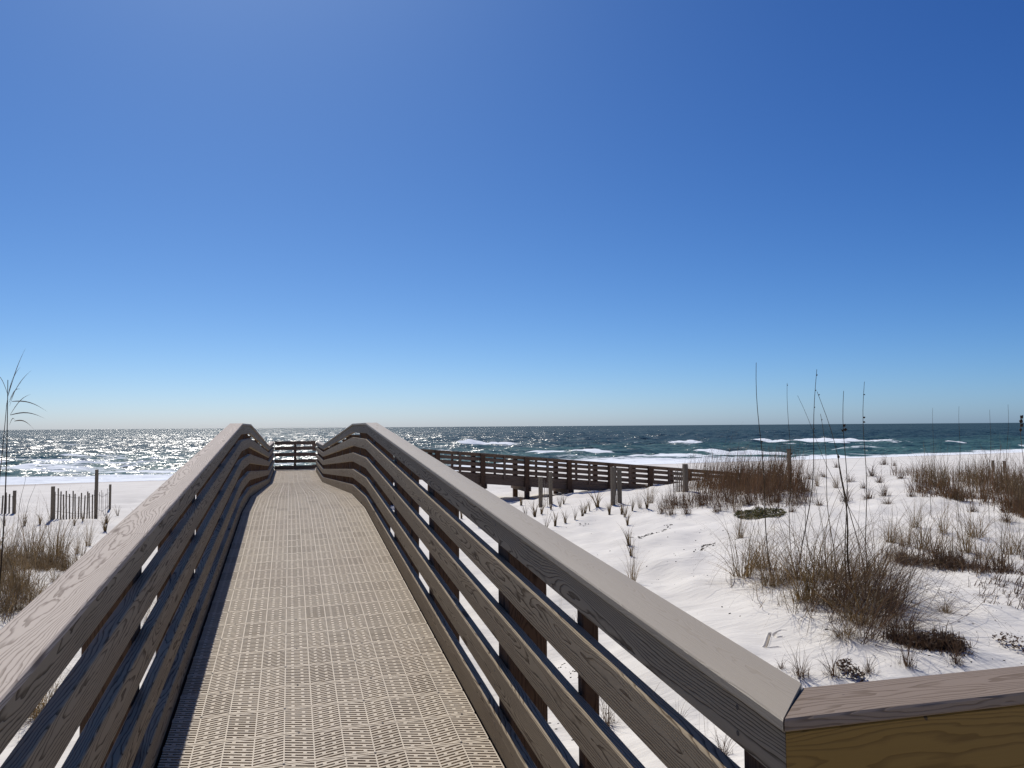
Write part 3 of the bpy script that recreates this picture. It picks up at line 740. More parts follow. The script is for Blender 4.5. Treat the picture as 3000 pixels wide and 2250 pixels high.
# ------------------------------------------------------------------ vegetation
def blades(n, L, rad, th0, th1, width, seed, segs=6, curl=0.3, Lvar=.35, lean=(0, 0), base=None, zfun=None, taper=.85, floor=True):
    """n curved grass blades -> V, Q, tone"""
    r = np.random.default_rng(seed)
    if base is None:
        a = r.uniform(0, 2 * PI, n); q = rad * np.sqrt(r.random(n)); bx, by = q * np.cos(a), q * np.sin(a); az = a + r.normal(0, .8, n)
        bz = np.zeros(n)
    else:
        bx, by, bz = base; az = r.uniform(0, 2 * PI, n)
    LL = L * (1 + Lvar * (r.random(n) * 2 - 1)); t0 = np.abs(r.normal(0, th0, n)) if rad > 0 else r.normal(0, th0, n); t1 = np.abs(r.normal(th1, th1 * .45, n))
    daz = r.normal(0, curl, n); w = width * (0.7 + .6 * r.random(n))
    pos = np.stack([bx, by, bz], -1); V = []; face = az + PI / 2 + r.normal(0, .5, n)
    for k in range(segs + 1):
        s = k / segs; ww = w * (1 - taper * s ** 1.3) / 2
        sx, sy = np.cos(face), np.sin(face)
        V.append(np.stack([pos[:, 0] - sx * ww, pos[:, 1] - sy * ww, pos[:, 2]], -1)); V.append(np.stack([pos[:, 0] + sx * ww, pos[:, 1] + sy * ww, pos[:, 2]], -1))
        th = t0 + t1 * (s + .5 / segs) ** 1.4; a2 = az + daz * s * 2
        st = LL / segs
        pos = pos + np.stack([np.sin(th) * np.cos(a2) * st + lean[0] * st, np.sin(th) * np.sin(a2) * st + lean[1] * st, np.cos(th) * st], -1)
        if floor: pos[:, 2] = np.maximum(pos[:, 2], bz + .008 + .02 * r.random(n))
    V = np.stack(V, 1)                                   # n, 2(segs+1), 3
    m_ = 2 * (segs + 1); b0 = (np.arange(n) * m_)[:, None]
    f = np.array([[2 * k, 2 * k + 1, 2 * k + 3, 2 * k + 2] for k in range(segs)])
    Q = (b0[:, :, None] + f[None]).reshape(-1, 4)
    return V.reshape(-1, 3), Q, np.repeat(r.random(n), m_)
def join(parts):
    V = []; Q = []; T = []; n = 0
    for v, q, t in parts: V.append(v); Q.append(q + n); T.append(t); n += len(v)
    return np.concatenate(V), np.concatenate(Q), np.concatenate(T)
def vmesh(name, parts, mat): 
    V, Q, T = join(parts) if isinstance(parts, list) else parts
    return mesh_np(name, V, Q, mat, False, {'tone': ('FLOAT', T)})

# prototype meshes, unit height about 1
TUFT = [vmesh('grass_tuft', [blades(int(n * .62), 1.0, r_, .38, t1, .009, 40 + i, 8, .35, .55)], M_STRAW if i % 2 else M_GREEN)
        for i, (n, r_, t1) in enumerate(((110, .12, .8), (140, .16, 1.0), (90, .10, .6), (120, .15, 1.5)))]
TUSS = [vmesh('tussock', [blades(60, 1.25, .13, .40, 1.9, .0065, 60 + i, 12, .5, .5), blades(75, .9, .15, .7, 2.6, .006, 80 + i, 12, .8, .6), blades(55, .42, .24, .7, 1.8, .008, 90 + i, 7, .9, .5)], (M_GREEN, M_STRAW, M_TWIG)[i]) for i in range(3)]
SEED = [vmesh('sprout', [blades(n, 1.0, .06, .12, t1, .035, 90 + i, 5, .2, lean=(.12, -.05))], M_CULM) for i, (n, t1) in enumerate(((16, .5), (12, .35), (22, .7)))]
TWIGS = [vmesh('twigs', [blades(26, 1.0, .10, .5, .9, .022, 100 + i, 5, .6), blades(60, .38, .28, .9, .8, .018, 110 + i, 4, .9, base=None)], M_TWIG) for i in range(3)]
def setrot(o, s, rz, sx=1.0): o.rotation_euler = (0, 0, rz); o.scale = (s * sx, s * sx, s)
def put(name, me, u, v, hpx, label, cat, group=None, sx=1.0, dist=None):
    p, t = hit(u, v); s = hpx * t / F
    o = place(name, me, None, tuple(p - np.array([0, 0, .01]))); setrot(o, s, random.uniform(0, 6.28), sx)
    tag(o, label, cat, group); return o

ORD = 'first second third fourth fifth sixth seventh eighth ninth tenth eleventh twelfth thirteenth fourteenth fifteenth sixteenth seventeenth eighteenth nineteenth twentieth'.split() + ['twenty-' + w for w in 'first second third fourth fifth'.split()]
# big clump in the right foreground
CL = 'grass clumps on the right dune'
for i, (u, v, h, k, sx, lab) in enumerate([
    (2225, 1665, 190, 0, .9, 'olive grass tussock with tight dark heart left of the tall stalks'),
    (2178, 1692, 150, 3, 1.5, 'sprawling thin tussock at the left end of the big clump, blades arching onto bare sand'),
    (2262, 1715, 170, 1, 1.3, 'curling grass tussock between the left sprawl and the dark middle'),
    (2372, 1762, 270, 0, 1.0, 'largest dark grass tussock at the centre of the right dune clump'),
    (2430, 1700, 250, 1, 1.0, 'straw coloured tussock behind the largest dark tussock'),
    (2452, 1775, 240, 2, 1.1, 'dense olive tussock right of the largest dark one'),
    (2510, 1730, 230, 0, 1.2, 'arching tussock on the right flank of the big clump'),
    (2560, 1690, 190, 1, 1.2, 'dry tussock whose blades curl to the right above the long shadow'),
    (2330, 1700, 200, 2, 1.0, 'upright tussock just left of the crossing stalks'),
    (2590, 1765, 160, 1, 1.5, 'low spreading tussock at the right foot of the clump'),
    (2520, 1830, 170, 0, 1.5, 'low dark tussock at the front foot of the clump'),
    (2640, 1845, 120, 2, 1.8, 'flattened tussock with a dark mound behind it, nearest the right board'),
    (2476, 1870, 110, 1, 1.8, 'small sprawling tuft with long bent blades at the front of the clump'),
    (2770, 1795, 70, 0, 1.5, 'small dark mound of grass alone on sand right of the clump')]):
    put('grass_tussock', (TUSS + TUFT)[k], u, v, h, lab, 'grass', CL, sx)

# tall sea oat stalks
def stalk(base_uv, tip_uv, label, heads=(), thick=.006, bend=0.0, group='tall sea oat stalks', basept=None, parts=True):
    p, t = (hit(*base_uv) if basept is None else basept)
    d = float((p - EYE) @ CF); tip = world_at(tip_uv[0], tip_uv[1], d + random.uniform(-.2, .2))
    n = 14; V = []; Q = []
    side = np.cross(tip - p, CF); side /= np.linalg.norm(side)
    pts = []
    for i in range(n + 1):
        s = i / n; c = p + (tip - p) * s + side * bend * math.sin(PI * s) + side * .02 * math.sin(s * 9 + base_uv[0]); pts.append(c)
        r = thick * 1.35 * (1 - .7 * s) + .0012
        for k in range(4): a = k * PI / 2; V.append(c - p + np.array([r * math.cos(a), r * math.sin(a), 0]))
    for i in range(n):
        for k in range(4): Q.append([4 * i + k, 4 * i + (k + 1) % 4, 4 * i + 4 + (k + 1) % 4, 4 * i + 4 + k])
    root = empty('sea_oat_stalk', tuple(p)); tag(root, label, 'sea oats', group)
    place('stem', mesh_np('stem', V, Q, M_CULM, True, {'tone': ('FLOAT', np.full(len(V), random.random()))}), root)
    for (s, size, ang) in heads:
        i = min(n - 1, int(s * n)); c = pts[i] + (pts[i + 1] - pts[i]) * (s * n - i)
        # flat pointed spikelet
        rr = np.random.default_rng(int(s * 1000)); W = []; 
        ax = CR * math.cos(ang) + np.array([0, 0, 1]) * math.sin(ang); bx_ = np.cross(ax, CF); bx_ /= np.linalg.norm(bx_)
        prof = [0, .25, .42, .34, .18, .04]; m_ = len(prof); Qh = []
        for j, w_ in enumerate(prof):
            q = ax * size * j / (m_ - 1)
            for k in range(6):
                a = k * PI / 3; W.append(q + bx_ * math.cos(a) * w_ * size + CF * math.sin(a) * w_ * size * .5)
        for j in range(m_ - 1):
            for k in range(6): Qh.append([6 * j + k, 6 * j + (k + 1) % 6, 6 * j + 6 + (k + 1) % 6, 6 * j + 6 + k])
        place('spikelet', mesh_np('spikelet', W, Qh, M_HEAD, True, {'tone': ('FLOAT', np.full(len(W), .4))}), root, c - p)
    return root
S = stalk
S((2262, 1700), (2217, 1062), 'leftmost tall stalk above the sea, leaning left with one dark speck', ((.64, .028, 0.2),), bend=.03)
S((2318, 1650), (2309, 1122), 'thin straight stalk second from left with bent tip and a dark seed', ((.61, .035, -.3), (.985, .02, 1)), .004)
S((2338, 1700), (2392, 1082), 'stalk leaning right with seeds near its top, behind the bent one', ((.97, .025, .8), (.9, .02, .4), (.82, .018, .5), (.72, .018, .3)), bend=-.06)
S((2560, 1640), (2334, 1160), 'long thin stalk leaning far left across the others', (), .0035, bend=.02)
S((2530, 1680), (2396, 1146), 'stalk leaning left whose tip sits above the horizon between the two crossing stalks', ((.98, .022, .3),), .0055, bend=-.04)
S((2448, 1700), (2405, 1212), 'short dark stalk in the middle with tuft at the horizon', ((.96, .02, 1.2),), .0045)
S((2482, 1720), (2473, 1145), 'straight stalk with black clustered seed head near its top', ((.80, .05, .1), (.815, .045, .9), (.79, .035, 2.2)), .0055)
S((2545, 1700), (2533, 1118), 'rightmost straight stalk with three dark seeds', ((.935, .022, .1), (.82, .032, .2), (.80, .03, -.3)), .005, bend=.02)
S((2500, 1760), (2460, 1330), 'thick reddish stalk inside the clump with broken top', ((.97, .04, 1.5),), .010)
S((2385, 1720), (2345, 1400), 'short bare stalk rising left of the clump centre', (), .004)
for i, (b_, tp, lab) in enumerate((((2726, 1520), (2735, 1195), 'faint thin stalk right of the breaking wave'), ((2808, 1530), (2812, 1190), 'second faint stalk from the left near the right edge'),
                                   ((2895, 1530), (2902, 1200), 'third faint stalk from the left near the right edge'), ((2950, 1540), (2952, 1185), 'tallest faint stalk near the right edge'))):
    S(b_, tp, lab, (), .004)
S((3010, 1560), (2990, 1216), 'stalk at the right edge with drooping seed head over the horizon', ((.97, .08, .9), (.93, .09, 1.2), (.90, .08, .9), (.86, .07, 1.4)), .006)

# sparse upright stems on the right bank
rr = random.Random(5)
def stems_mesh(n, h, wd, rx, ry, seed, mat, th1=.25, th0=.05):
    r = np.random.default_rng(seed); bx = r.uniform(-rx, rx, n); by = r.uniform(-ry, ry, n)
    return bx, by
for i, (u, v, hp, k, lab) in enumerate([
    (2610, 1590, 100, 0, 'dark tuft at the left end of the right bank of grass'), (2655, 1600, 100, 3, 'tuft with long shadow, second from left on the right bank'),
    (2700, 1610, 120, 0, 'thick dark tuft left of the middle of the right bank'), (2740, 1625, 110, 1, 'dense tuft in the middle of the right bank'),
    (2790, 1640, 100, 0, 'tuft right of the middle of the right bank'), (2830, 1620, 120, 2, 'thin tuft under the upright stems of the right bank'),
    (2880, 1640, 105, 3, 'rounded tuft in the right half of the right bank'), (2925, 1660, 105, 0, 'low tuft at the front of the right bank'),
    (2965, 1625, 110, 1, 'tuft by the right edge of the photo on the bank'), (3010, 1640, 110, 0, 'tuft cut by the right edge of the photo on the bank'),
    (2680, 1545, 90, 2, 'thin small tuft behind the left part of the right bank'), (2760, 1560, 90, 2, 'thin small tuft behind the middle of the right bank'),
    (2860, 1575, 100, 1, 'small tuft behind the right part of the right bank')]):
    put('grass_tuft', TUFT[k], u, v, hp, lab, 'grass', 'grass tufts on the right bank', 1.25)
STEM = [vmesh('stems', [blades(6, 1.0, .5, .08, .25, .008, 200 + i, 8, .2)], M_CULM) for i in range(3)]
for i, (u, v, hp) in enumerate([(2625, 1585, 150), (2712, 1585, 170), (2790, 1580, 170), (2870, 1600, 190), (2950, 1600, 160), (3000, 1600, 180)]):
    put('upright_stems', STEM[i % 3], u, v, hp, ORD[i] + ' bunch of bare upright stems from the left on the right bank', 'grass', 'bare stems on the right bank', .7)

# dense brush masses nobody could count
def patch(name, label, poly, n, hpx, mat, seed, width=.012, lean=(0, 0), th1=.5, th0=.22, jit=.3, segs=5, hvar=.28, spread=10, per=14):
    """poly: photo outline of the footprint on the sand"""
    r = np.random.default_rng(seed); us = [p[0] for p in poly]; vs = [p[1] for p in poly]
    pts = []; hs = []
    def inside(x, y):
        c = False; j = len(poly) - 1
        for i in range(len(poly)):
            if ((poly[i][1] > y) != (poly[j][1] > y)) and x < (poly[j][0] - poly[i][0]) * (y - poly[i][1]) / (poly[j][1] - poly[i][1]) + poly[i][0]: c = not c
            j = i
        return c
    nb = max(14, n // per)
    cl = []
    while len(cl) < nb:
        u, v = r.uniform(min(us), max(us)), r.uniform(min(vs), max(vs))
        if inside(u, v): cl.append(hit(u, v))
    cp = np.array([c[0] for c in cl]); ct = np.array([c[1] for c in cl])
    k = r.integers(0, nb, n); s = ct[k] / F
    bx = cp[k, 0] + r.normal(0, spread, n) * s; by = cp[k, 1] + r.normal(0, spread * 1.4, n) * s
    bz = ground(bx, by) - .01
    L = float(np.median(s)) * hpx
    o0 = cp.mean(0)
    cf = np.exp(r.normal(0, hvar, nb))[k]; L = L * cf
    Vv = blades(n, L, 0, th0, th1, width, seed + 1, segs, .4, jit + .3, lean, base=(bx - o0[0], by - o0[1], bz - o0[2]))
    o = place(name, vmesh(name, [Vv], mat), None, tuple(o0)); tag(o, label, 'brush', kind='stuff'); return o
patch('reed_bank', 'bank of rust brown reeds hiding the lower end of the side walkway', [(2060, 1444), (2110, 1428), (2230, 1420), (2345, 1430), (2340, 1448), (2240, 1452), (2130, 1450)], 2700, 54, M_RUST, 301, .014, lean=(.12, 0), th1=.6, th0=.32, spread=18, per=40, hvar=.35)
patch('reed_bank', 'taller pale reeds leaning over at the back of the brown reed bank', [(1990, 1436), (2090, 1416), (2290, 1408), (2350, 1420), (2250, 1430), (2090, 1440)], 1700, 78, M_RUST, 303, .012, lean=(.22, 0), th1=.4, th0=.14, spread=22, hvar=.15)
patch('brush_thicket', 'dark rust brush thicket on the dune ridge at the far right', [(2640, 1425), (2760, 1440), (2900, 1452), (3060, 1500), (3060, 1540), (2950, 1500), (2860, 1472), (2760, 1462), (2680, 1452)], 2300, 50, M_RUST, 305, .013, th1=.9, th0=.5, hvar=.5, spread=13, per=48)
patch('brush_thicket', 'upper band of brown brush on the far right ridge', [(2600, 1385), (2760, 1382), (3060, 1402), (3060, 1470), (2900, 1440), (2760, 1412), (2650, 1400)], 2300, 36, M_RUST, 307, .014, th1=.9, th0=.5, hvar=.5, spread=14, per=42)
patch('dry_grass_mat', 'mat of flattened dry grass among the left tufts', [(-60, 1640), (60, 1632), (160, 1650), (225, 1668), (215, 1680), (100, 1672), (-60, 1672)], 2200, 46, M_STRAW, 309, .011, th1=2.2, th0=.6, segs=7)
patch('brush_thicket', 'olive and straw grass mixed through the far right thicket', [(2620, 1395), (2760, 1400), (3060, 1420), (3060, 1520), (2900, 1465), (2760, 1450), (2660, 1430)], 1500, 58, M_STRAW, 321, .012, th1=.8, th0=.4, hvar=.4, spread=12, per=50)
patch('dry_grass_mat', 'tangle of dry grass filling the left dune below the mat', [(-60, 1690), (60, 1690), (120, 1740), (110, 1800), (-60, 1850)], 750, 120, M_STRAW, 323, .007, th1=2.0, th0=.6, segs=8)
patch('twig_scrub', 'low dark twiggy scrub on sand in front of the brown reeds', [(1930, 1480), (2000, 1455), (2090, 1452), (2240, 1458), (2400, 1462), (2330, 1490), (2200, 1485), (2100, 1500), (2020, 1490), (1940, 1500)], 2300, 42, M_TWIG, 311, .010, th1=1.0, th0=.6)
patch('dead_grass_litter', 'litter of dead grass lying under the big clump on the right dune', [(2240, 1720), (2330, 1700), (2560, 1700), (2660, 1790), (2700, 1880), (2560, 1900), (2440, 1850), (2330, 1790)], 800, 200, M_TWIG, 313, .006, lean=(.35, -.2), th1=2.0, th0=1.0, segs=10)
patch('dead_grass_litter', 'curled dry blades sprawling over bare sand at the left of the big clump', [(2130, 1700), (2200, 1680), (2300, 1740), (2380, 1810), (2330, 1830), (2200, 1760)], 110, 170, M_STRAW, 325, .005, lean=(-.3, -.2), th1=2.6, th0=.8, segs=12)
patch('creeping_vine', 'dark creeping vine mass lying on sand before the right board', [(2590, 1860), (2700, 1868), (2790, 1885), (2845, 1905), (2800, 1912), (2700, 1905), (2620, 1890)], 1500, 34, M_TWIG, 315, .010, th1=1.2, th0=1.5, segs=5)
patch('dry_grass_mat', 'dark dry grass mat lying between the clump and the right bank', [(2590, 1625), (2700, 1640), (2860, 1660), (2960, 1670), (2960, 1684), (2800, 1676), (2640, 1656)], 1700, 46, M_TWIG, 317, .009, th1=1.6, th0=1.1, segs=6)
patch('twig_scrub', 'scattered small dark weeds on the sand right of the clump', [(2840, 1720), (2990, 1680), (3060, 1700), (3060, 1790), (2950, 1780), (2860, 1760)], 420, 34, M_TWIG, 319, .009, lean=(.3, -.2), th1=1.5, th0=1.4)

# green creeper patch
def creeper(label, u, v, w, dpth, n, seed, mat=None, ls=1.0):
    p, t = hit(u, v); r = np.random.default_rng(seed); V = []; Q = []; T = []
    s = t / F
    for i in range(n):
        a = r.uniform(0, 2 * PI); q = r.random() ** .6
        x = q * w * s * math.cos(a) / 2; y = q * dpth * math.sin(a) / 2
        z = gz(p[0] + x, p[1] + y) - p[2] + r.uniform(.02, .14) * (1 - q * .6)
        nrm = np.array([r.normal(0, .5), r.normal(0, .5), 1]); nrm /= np.linalg.norm(nrm)
        e1 = np.cross(nrm, [math.cos(a * 5), math.sin(a * 5), .1]); e1 /= np.linalg.norm(e1); e2 = np.cross(nrm, e1); l = r.uniform(.025, .05) * ls
        b0 = len(V); c = np.array([x, y, z])
        for aa, bb in ((-1, 0), (0, -.55), (1, 0), (0, .55)): V.append(c + e1 * aa * l + e2 * bb * l)
        Q.append([b0, b0 + 1, b0 + 2, b0 + 3]); T += [r.random()] * 4
    o = place('beach_creeper', mesh_np('beach_creeper', V, Q, mat or M_CREEP, False, {'tone': ('FLOAT', T)}), None, tuple(p)); tag(o, label, 'plant'); return o
creeper('low green creeper patch on sand below the brown reeds', 2225, 1513, 125, 1.6, 1300, 5)
creeper('small leafy weed heap on sand just behind the right foreground board', 2490, 1978, 50, .3, 200, 6, M_TWIG, .45)
creeper('dark leafy end of the creeping vine near the right foreground board', 2740, 1890, 170, .4, 700, 7, M_TWIG, .45)
creeper('small leafy plant at the right edge just above the foreground board', 2985, 1905, 60, .5, 200, 8, M_TWIG, .4)

# sprouts planted in rows
SPR = [(1527, 1481, 38), (1542, 1514, 42), (1567, 1514, 45), (1586, 1507, 36), (1614, 1494, 26), (1641, 1485, 34), (1651, 1477, 26), (1599, 1551, 50), (1627, 1542, 52), (1657, 1533, 40),
       (1684, 1523, 36), (1706, 1512, 42), (1714, 1505, 34), (1728, 1498, 34), (1785, 1508, 40), (1822, 1508, 46), (1831, 1515, 40), (1838, 1540, 36), (1843, 1598, 58), (1852, 1497, 44),
       (1352, 1520, 40), (1400, 1540, 40), (1450, 1530, 40), (1895, 1490, 40)]
for i, (u, v, h) in enumerate(sorted(SPR)):
    put('grass_sprout', SEED[i % 3], u, v, h, ORD[i] + ' grass sprout from the left in the white sand before the side walkway', 'grass', 'grass sprouts planted on the sand', 1.2)
put('grass_sprout', SEED[2], 1751, 1486, 50, 'bushier reddish sprout between the two worn fence ends', 'grass', None, 1.6)
put('grass_sprout', SEED[0], 1849, 1630, 46, 'slim double tuft alone on bare sand above the loose round tuft', 'grass', None, 1.3)
for k, (u, v, h, lab) in enumerate([(1853, 1707, 105, 'lone grass tuft with curled blades right beside the right railing cap'), (1905, 1475, 70, 'dense upright tuft at the left end of the scrub'), (1875, 1488, 55, 'thin upright tuft left of the dense one at the scrub'),
                                    (2158, 1502, 70, 'narrow dark tuft just left of the green creeper'), (2168, 1578, 100, 'slender pair of pale stems below the green creeper'), (2300, 1435, 50, 'small tuft at the right end of the reed bank'),
                                    (2395, 1425, 60, 'green tuft behind the stalks on the dune crest'), (2450, 1430, 60, 'small green upright tuft right of the crest stalks')]):
    put('grass_tuft', TUFT[k % 4], u, v, h, lab, 'grass', None, .8)
for i, (u, v, h) in enumerate(sorted([(118, 1537, 32), (72, 1540, 34), (218, 1541, 30), (243, 1529, 26), (312, 1535, 42), (308, 1557, 44), (12, 1541, 34), (395, 1520, 30), (345, 1512, 30)])):
    put('grass_sprout', SEED[i % 3], u, v, h, ORD[i] + ' small dark sprout from the left on the sand near the left fences', 'grass', 'grass sprouts near the left fences', 1.2)
# twig shrubs
for i, (u, v, h, lab) in enumerate([(1938, 1505, 50, 'small twig shrub at the left front of the scrub'), (1965, 1508, 60, 'forked twig shrub with purple tint on the sand'), (2055, 1480, 60, 'twig shrub in front of the walkway end'),
        (2195, 1478, 70, 'dark twig shrub above the green creeper'), (2275, 1472, 50, 'twig shrub right of the green creeper'), (2360, 1440, 55, 'spiky shrub on the crest left of the stalks'), (2590, 1452, 60, 'spreading bare shrub on bare sand right of the stalks'),
        (2670, 1455, 50, 'dark spreading shrub left of the far right thicket'), (2530, 1430, 36, 'small dark twig shrub behind the rightmost stalk'), (2555, 1395, 50, 'single bent twig standing on the dune crest'), (2590, 1362, 45, 'bushy olive shrub on the beach horizon'), (2450, 1370, 30, 'low reddish shrub on the far crest behind the stalks'),
        (2620, 1365, 24, 'small shrub right of the olive shrub on the far crest'), (2850, 1500, 60, 'twig shrub under the far right thicket'), (2950, 1530, 80, 'taller twig shrub near the right edge below the thicket'), (2885, 1470, 40, 'small twig shrub at the lower rim of the thicket')]):
    put('twig_shrub', TWIGS[i % 3], u, v, h, lab, 'shrub', 'twig shrubs on the right dune', .9)
for i, (u, v, h, k, lab) in enumerate([(2372, 1404, 36, 0, 'small shrub on the crest just right of the pale post'), (2412, 1398, 34, 1, 'dark shrub pair on the crest behind the crossing stalks'), (2490, 1412, 40, 2, 'wiry shrub on the crest below the straight black headed stalk'),
        (2575, 1415, 44, 0, 'wiry shrub right of the rightmost tall stalk'), (2640, 1402, 40, 1, 'shrub at the left tip of the far right thicket'), (2600, 1478, 44, 2, 'low twig shrub above the right bank of grass'), (2545, 1462, 52, 1, 'spread twig shrub between clump and crest'),
        (2480, 1470, 56, 0, 'twig shrub behind the top of the big clump'), (2400, 1480, 40, 2, 'low twig shrub left of the crossing stalks'), (2320, 1500, 36, 1, 'low twig shrub right behind the green creeper'),
        (2010, 1505, 46, 0, 'twig shrub at the front edge of the scrub, middle'), (2100, 1500, 44, 2, 'twig shrub at the front edge of the scrub, right'), (1980, 1480, 46, 1, 'twig shrub under the tall grey fence post'), (2130, 1470, 50, 0, 'twig shrub against the foot of the brown reeds')]):
    put('twig_shrub', TWIGS[k], u, v, h, lab, 'shrub', 'twig shrubs on the right dune', 1.1)
# weeds right behind the foreground board and seen through the right railing
for i, (u, v, h, sx, lab) in enumerate([(2290, 1965, 40, 1, 'small forked weed left of the railing corner'), (2345, 1985, 110, .8, 'thin branching weed right above the railing corner'), (2395, 1985, 130, .9, 'bushy tall weed behind the foreground cap'),
        (2440, 1980, 90, 1, 'weed beside the leafy heap behind the foreground cap'), (2545, 1975, 70, 1, 'dry weed tuft behind the middle of the foreground cap'), (2610, 1970, 80, .9, 'thin weed with seeds behind the foreground cap'),
        (2660, 1960, 110, .7, 'upright weed under the vine behind the foreground cap'), (2800, 1945, 100, .7, 'bare weed stems behind the right part of the foreground cap'),
        (1620, 1790, 70, .7, 'sprig seen through the upper gap of the right railing'), (1690, 1850, 60, .8, 'small sprig seen between the two posts of the right railing'), (1780, 2130, 130, .6, 'dry weed seen under the top board of the right railing'),
        (1810, 2100, 120, .6, 'thin weed seen through the gap under the top board'), (1900, 2120, 110, .8, 'branching weed seen low through the right railing'), (1985, 2160, 120, .6, 'thin stems seen near the lower end of the right railing'),
        (2090, 2170, 140, .8, 'bushy weed by the last post of the right railing'), (2120, 2220, 90, .9, 'low weed at the foot of the railing corner post')]):
    put('weed', (TWIGS + STEM)[(i * 2) % 6], u, v, h, lab, 'weed', 'dry weeds close to the railings', sx)

# left side clumps
for i, (u, v, h, k, sx, lab) in enumerate([(35, 1625, 120, 2, .9, 'upright tuft at the left edge behind the dry mat'), (90, 1622, 130, 1, .8, 'upright olive tuft second from the left edge'), (118, 1618, 110, 2, .8, 'narrow tuft right of the olive one on the left dune'),
        (160, 1632, 150, 0, .9, 'tallest leaning tuft in the middle of the left dune'), (178, 1640, 120, 1, .9, 'tuft leaning right beside the tallest one on the left dune'), (228, 1622, 80, 2, .9, 'dark small tuft close to the left railing cap'), (258, 1600, 100, 2, .7, 'right leaning tuft nearest the left railing cap'),
        (235, 1655, 90, 3, 1.1, 'low sprawling tuft touching the left railing cap'), (10, 1720, 150, 3, 1.2, 'curly tangled tuft at the left edge below the dry mat'), (62, 1735, 150, 4, 1.0, 'dense tangled tussock left of the bare patch of sand'),
        (30, 1790, 150, 5, 1.1, 'dark tangled tussock low at the left edge'), (160, 1705, 70, 3, 1.0, 'tuft of crossed blades on the bare sand patch'), (100, 1775, 110, 4, 1.3, 'wiry sprawling tussock above the left railing cap'), (-30, 1680, 170, 0, 1.2, 'tall tuft cut by the left edge of the photo')]):
    put('grass_tuft', (TUFT + TUSS)[k], u, v, h, lab, 'grass', 'grass tufts on the left dune', sx)
for i, (u, v, h, k, lab) in enumerate([(60, 2030, 220, 6, 'wiry grass seen through the upper gap of the left railing'), (130, 2100, 240, 4, 'wiry grass seen low through the left railing'), (-60, 2150, 300, 5, 'grass tangle beneath the left railing at the photo corner'), (400, 1900, 150, 4, 'dark grass seen between the boards of the left railing'), (380, 1800, 140, 6, 'dry grass seen through the middle of the left railing')]):
    put('grass_tussock', (TUFT + TUSS)[min(k, 6)], u, v, h, lab, 'grass', 'grass close to the left railing', 1.0)

# tall sea oats at the left edge, close to the camera
def near_oat(base, tip, label, fan, thick=.006, d=6.5):
    bp = world_at(base[0], base[1], d); z = gz(bp[0], bp[1])
    # continue the stem down to the sand
    tp = world_at(tip[0], tip[1], d); dirv = (bp - tp) / np.linalg.norm(bp - tp); k_ = (z - bp[2]) / dirv[2]
    p = bp + dirv * max(k_, 0); p[2] = z
    n = 16; V = []; Q = []
    for i in range(n + 1):
        s = i / n; c = p + (tp - p) * s + CR * .05 * math.sin(PI * s); r = thick * (1 - .7 * s)
        for k in range(4): a = k * PI / 2; V.append(c - p + np.array([r * math.cos(a), r * math.sin(a), 0]))
    for i in range(n):
        for k in range(4): Q.append([4 * i + k, 4 * i + (k + 1) % 4, 4 * i + 4 + (k + 1) % 4, 4 * i + 4 + k])
    root = empty('sea_oat_stalk', tuple(p)); tag(root, label, 'sea oats', 'tall grass stalks at the left edge')
    place('stem', mesh_np('stem', V, Q, M_HEAD, True, {'tone': ('FLOAT', np.full(len(V), .3))}), root)
    for (u0, v0, u1, v1, w_) in fan:
        a0 = world_at(u0, v0, d) - p; a1 = world_at(u1, v1, d) - p; V = []; Q = []; m_ = 8
        for i in range(m_ + 1):
            s = i / m_; c = a0 + (a1 - a0) * s + CU * .035 * math.sin(PI * s); w2 = w_ * 1.7 * (.3 + .9 * math.sin(PI * min(1, s * 1.05 + .02)) ** .7) * (1 - s * .8)
            V += [c - CU * w2, c + CR * w2 * .4, c + CU * w2]
        for i in range(m_):
            for k in range(2): Q.append([3 * i + k, 3 * i + k + 1, 3 * i + 4 + k, 3 * i + 3 + k])
        place('plume_blade', mesh_np('plume_blade', V, Q, M_HEAD, False, {'tone': ('FLOAT', np.full(len(V), random.random()))}), root)
near_oat((0, 1450), (23, 1113), 'dark tall stalk at the left edge with feathery blades blown to the right',
         [(22, 1165, 75, 1020, .006), (25, 1150, 60, 1075, .004), (26, 1180, 92, 1085, .0035), (28, 1172, 60, 1140, .003), (30, 1215, 90, 1155, .003), (35, 1176, 140, 1207, .003), (30, 1216, 133, 1227, .003), (28, 1245, 45, 1232, .003), (42, 1234, 100, 1258, .003), (24, 1160, -10, 1095, .004), (28, 1190, 62, 1120, .003)], .009)
near_oat((2, 1300), (20, 1180), 'second dark stalk at the left edge crossing behind the first', [(18, 1190, 40, 1100, .004)], .008, 6.8)
S((40, 1600), (74, 1392), 'thin leaning stalk over the gap between the two left sand fences', (), .004, group='thin stalks on the left dune')
S((52, 1590), (102, 1418), 'thin pale stalk left of the fence with square posts', (), .0035, group='thin stalks on the left dune')
S((60, 1500), (42, 1452), 'bent broken straw beside the cut off sand fence', (), .003, group='thin stalks on the left dune')

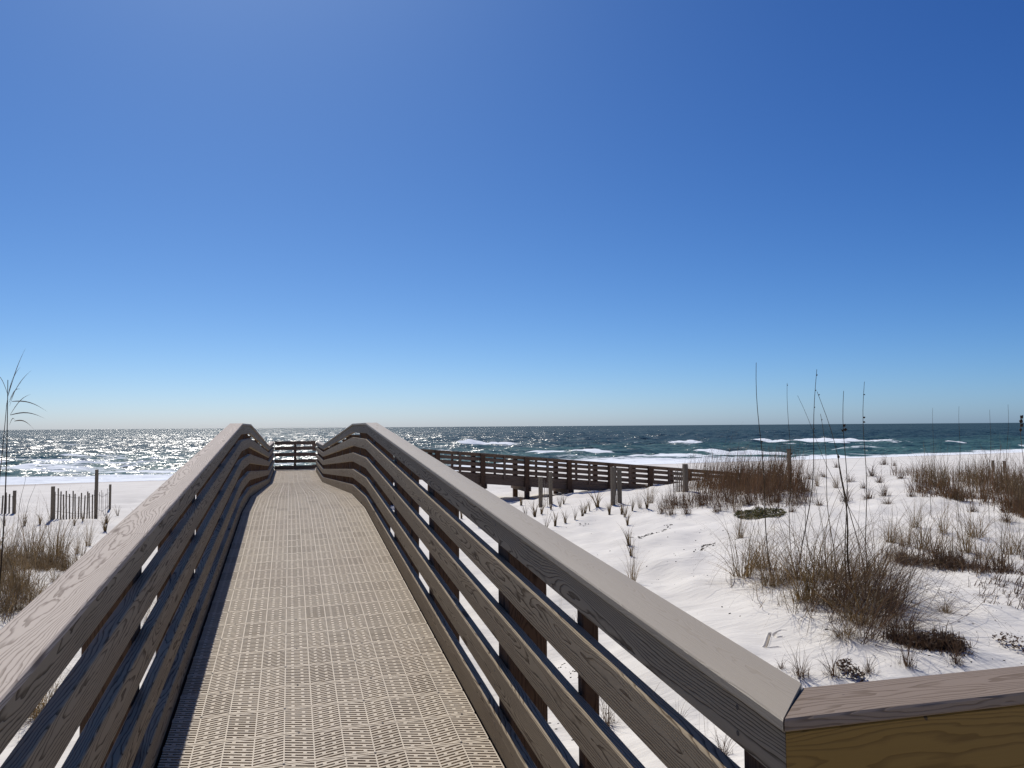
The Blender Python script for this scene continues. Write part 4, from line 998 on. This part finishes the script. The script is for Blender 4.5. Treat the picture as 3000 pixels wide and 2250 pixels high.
# wrack and bits lying on the sand
def bits(name, label, path, n, size, spread, seed):
    r = np.random.default_rng(seed); V = []; Q = []; T = []; p0, t0 = hit(*path[0]); seg = [hit(*q) for q in path]
    for i in range(n):
        f = r.random() * (len(seg) - 1); a = int(f); (pa, ta), (pb, tb) = seg[a], seg[min(a + 1, len(seg) - 1)]
        c = pa + (pb - pa) * (f - a); x, y = c[0] + r.normal(0, spread), c[1] + r.normal(0, spread * 1.5); z = gz(x, y)
        l = size * r.uniform(.4, 1.3); w_ = l * r.uniform(.25, .5); h = l * .25; an = r.normal(0.2, .6); ca, sa = math.cos(an), math.sin(an); b0 = len(V)
        for k in range(6):
            aa = k * PI / 3; px, py = l * math.cos(aa), w_ * math.sin(aa); V.append((x + px * ca - py * sa - p0[0], y + px * sa + py * ca - p0[1], z - .004 - p0[2]))
        for k in range(6):
            aa = k * PI / 3; px, py = l * .6 * math.cos(aa), w_ * .6 * math.sin(aa); V.append((x + px * ca - py * sa - p0[0], y + px * sa + py * ca - p0[1], z + h - p0[2]))
        for k in range(6): Q.append([b0 + k, b0 + (k + 1) % 6, b0 + 6 + (k + 1) % 6, b0 + 6 + k])
        Q.append([b0 + 6, b0 + 7, b0 + 8, b0 + 9]); Q.append([b0 + 9, b0 + 10, b0 + 11, b0 + 6]); T += [r.random()] * 12
    o = place(name, mesh_np(name, V, Q, M_DEBRIS, False, {'tone': ('FLOAT', T)}), None, tuple(p0)); tag(o, label, 'seaweed', kind='stuff')
bits('seaweed_wrack', 'dark line of seaweed bits running up the bare sand slope', [(1865, 1576), (1905, 1565), (1962, 1536)], 60, .045, .05, 1)
bits('seaweed_wrack', 'short curved line of dark seaweed left of the big clump', [(2040, 1612), (2065, 1597), (2105, 1594)], 45, .035, .035, 2)
bits('seaweed_wrack', 'small dark seaweed strip near the planted sprouts', [(1705, 1540), (1722, 1535)], 12, .04, .03, 3)
bits('seaweed_wrack', 'scattered dark crumbs on the bare sand between railing and clump', [(1760, 1640), (1860, 1610), (2060, 1560), (2000, 1650), (2120, 1750), (2150, 1850)], 26, .022, .25, 4)
bits('seaweed_wrack', 'dark crumbs on the sand seen through the right railing', [(1650, 1950), (1730, 2050), (1800, 2080), (1640, 2150)], 60, .018, .10, 5)
bits('seaweed_wrack', 'fine dark litter strewn over the dune in front of the scrub', [(1700, 1560), (1900, 1530), (2150, 1560), (2120, 1650), (1950, 1700)], 150, .014, .6, 6)
bits('seaweed_wrack', 'dark litter strewn on the sand right of the big clump', [(2700, 1730), (2850, 1780), (2950, 1850), (2800, 1900), (2600, 1930)], 130, .014, .25, 7)
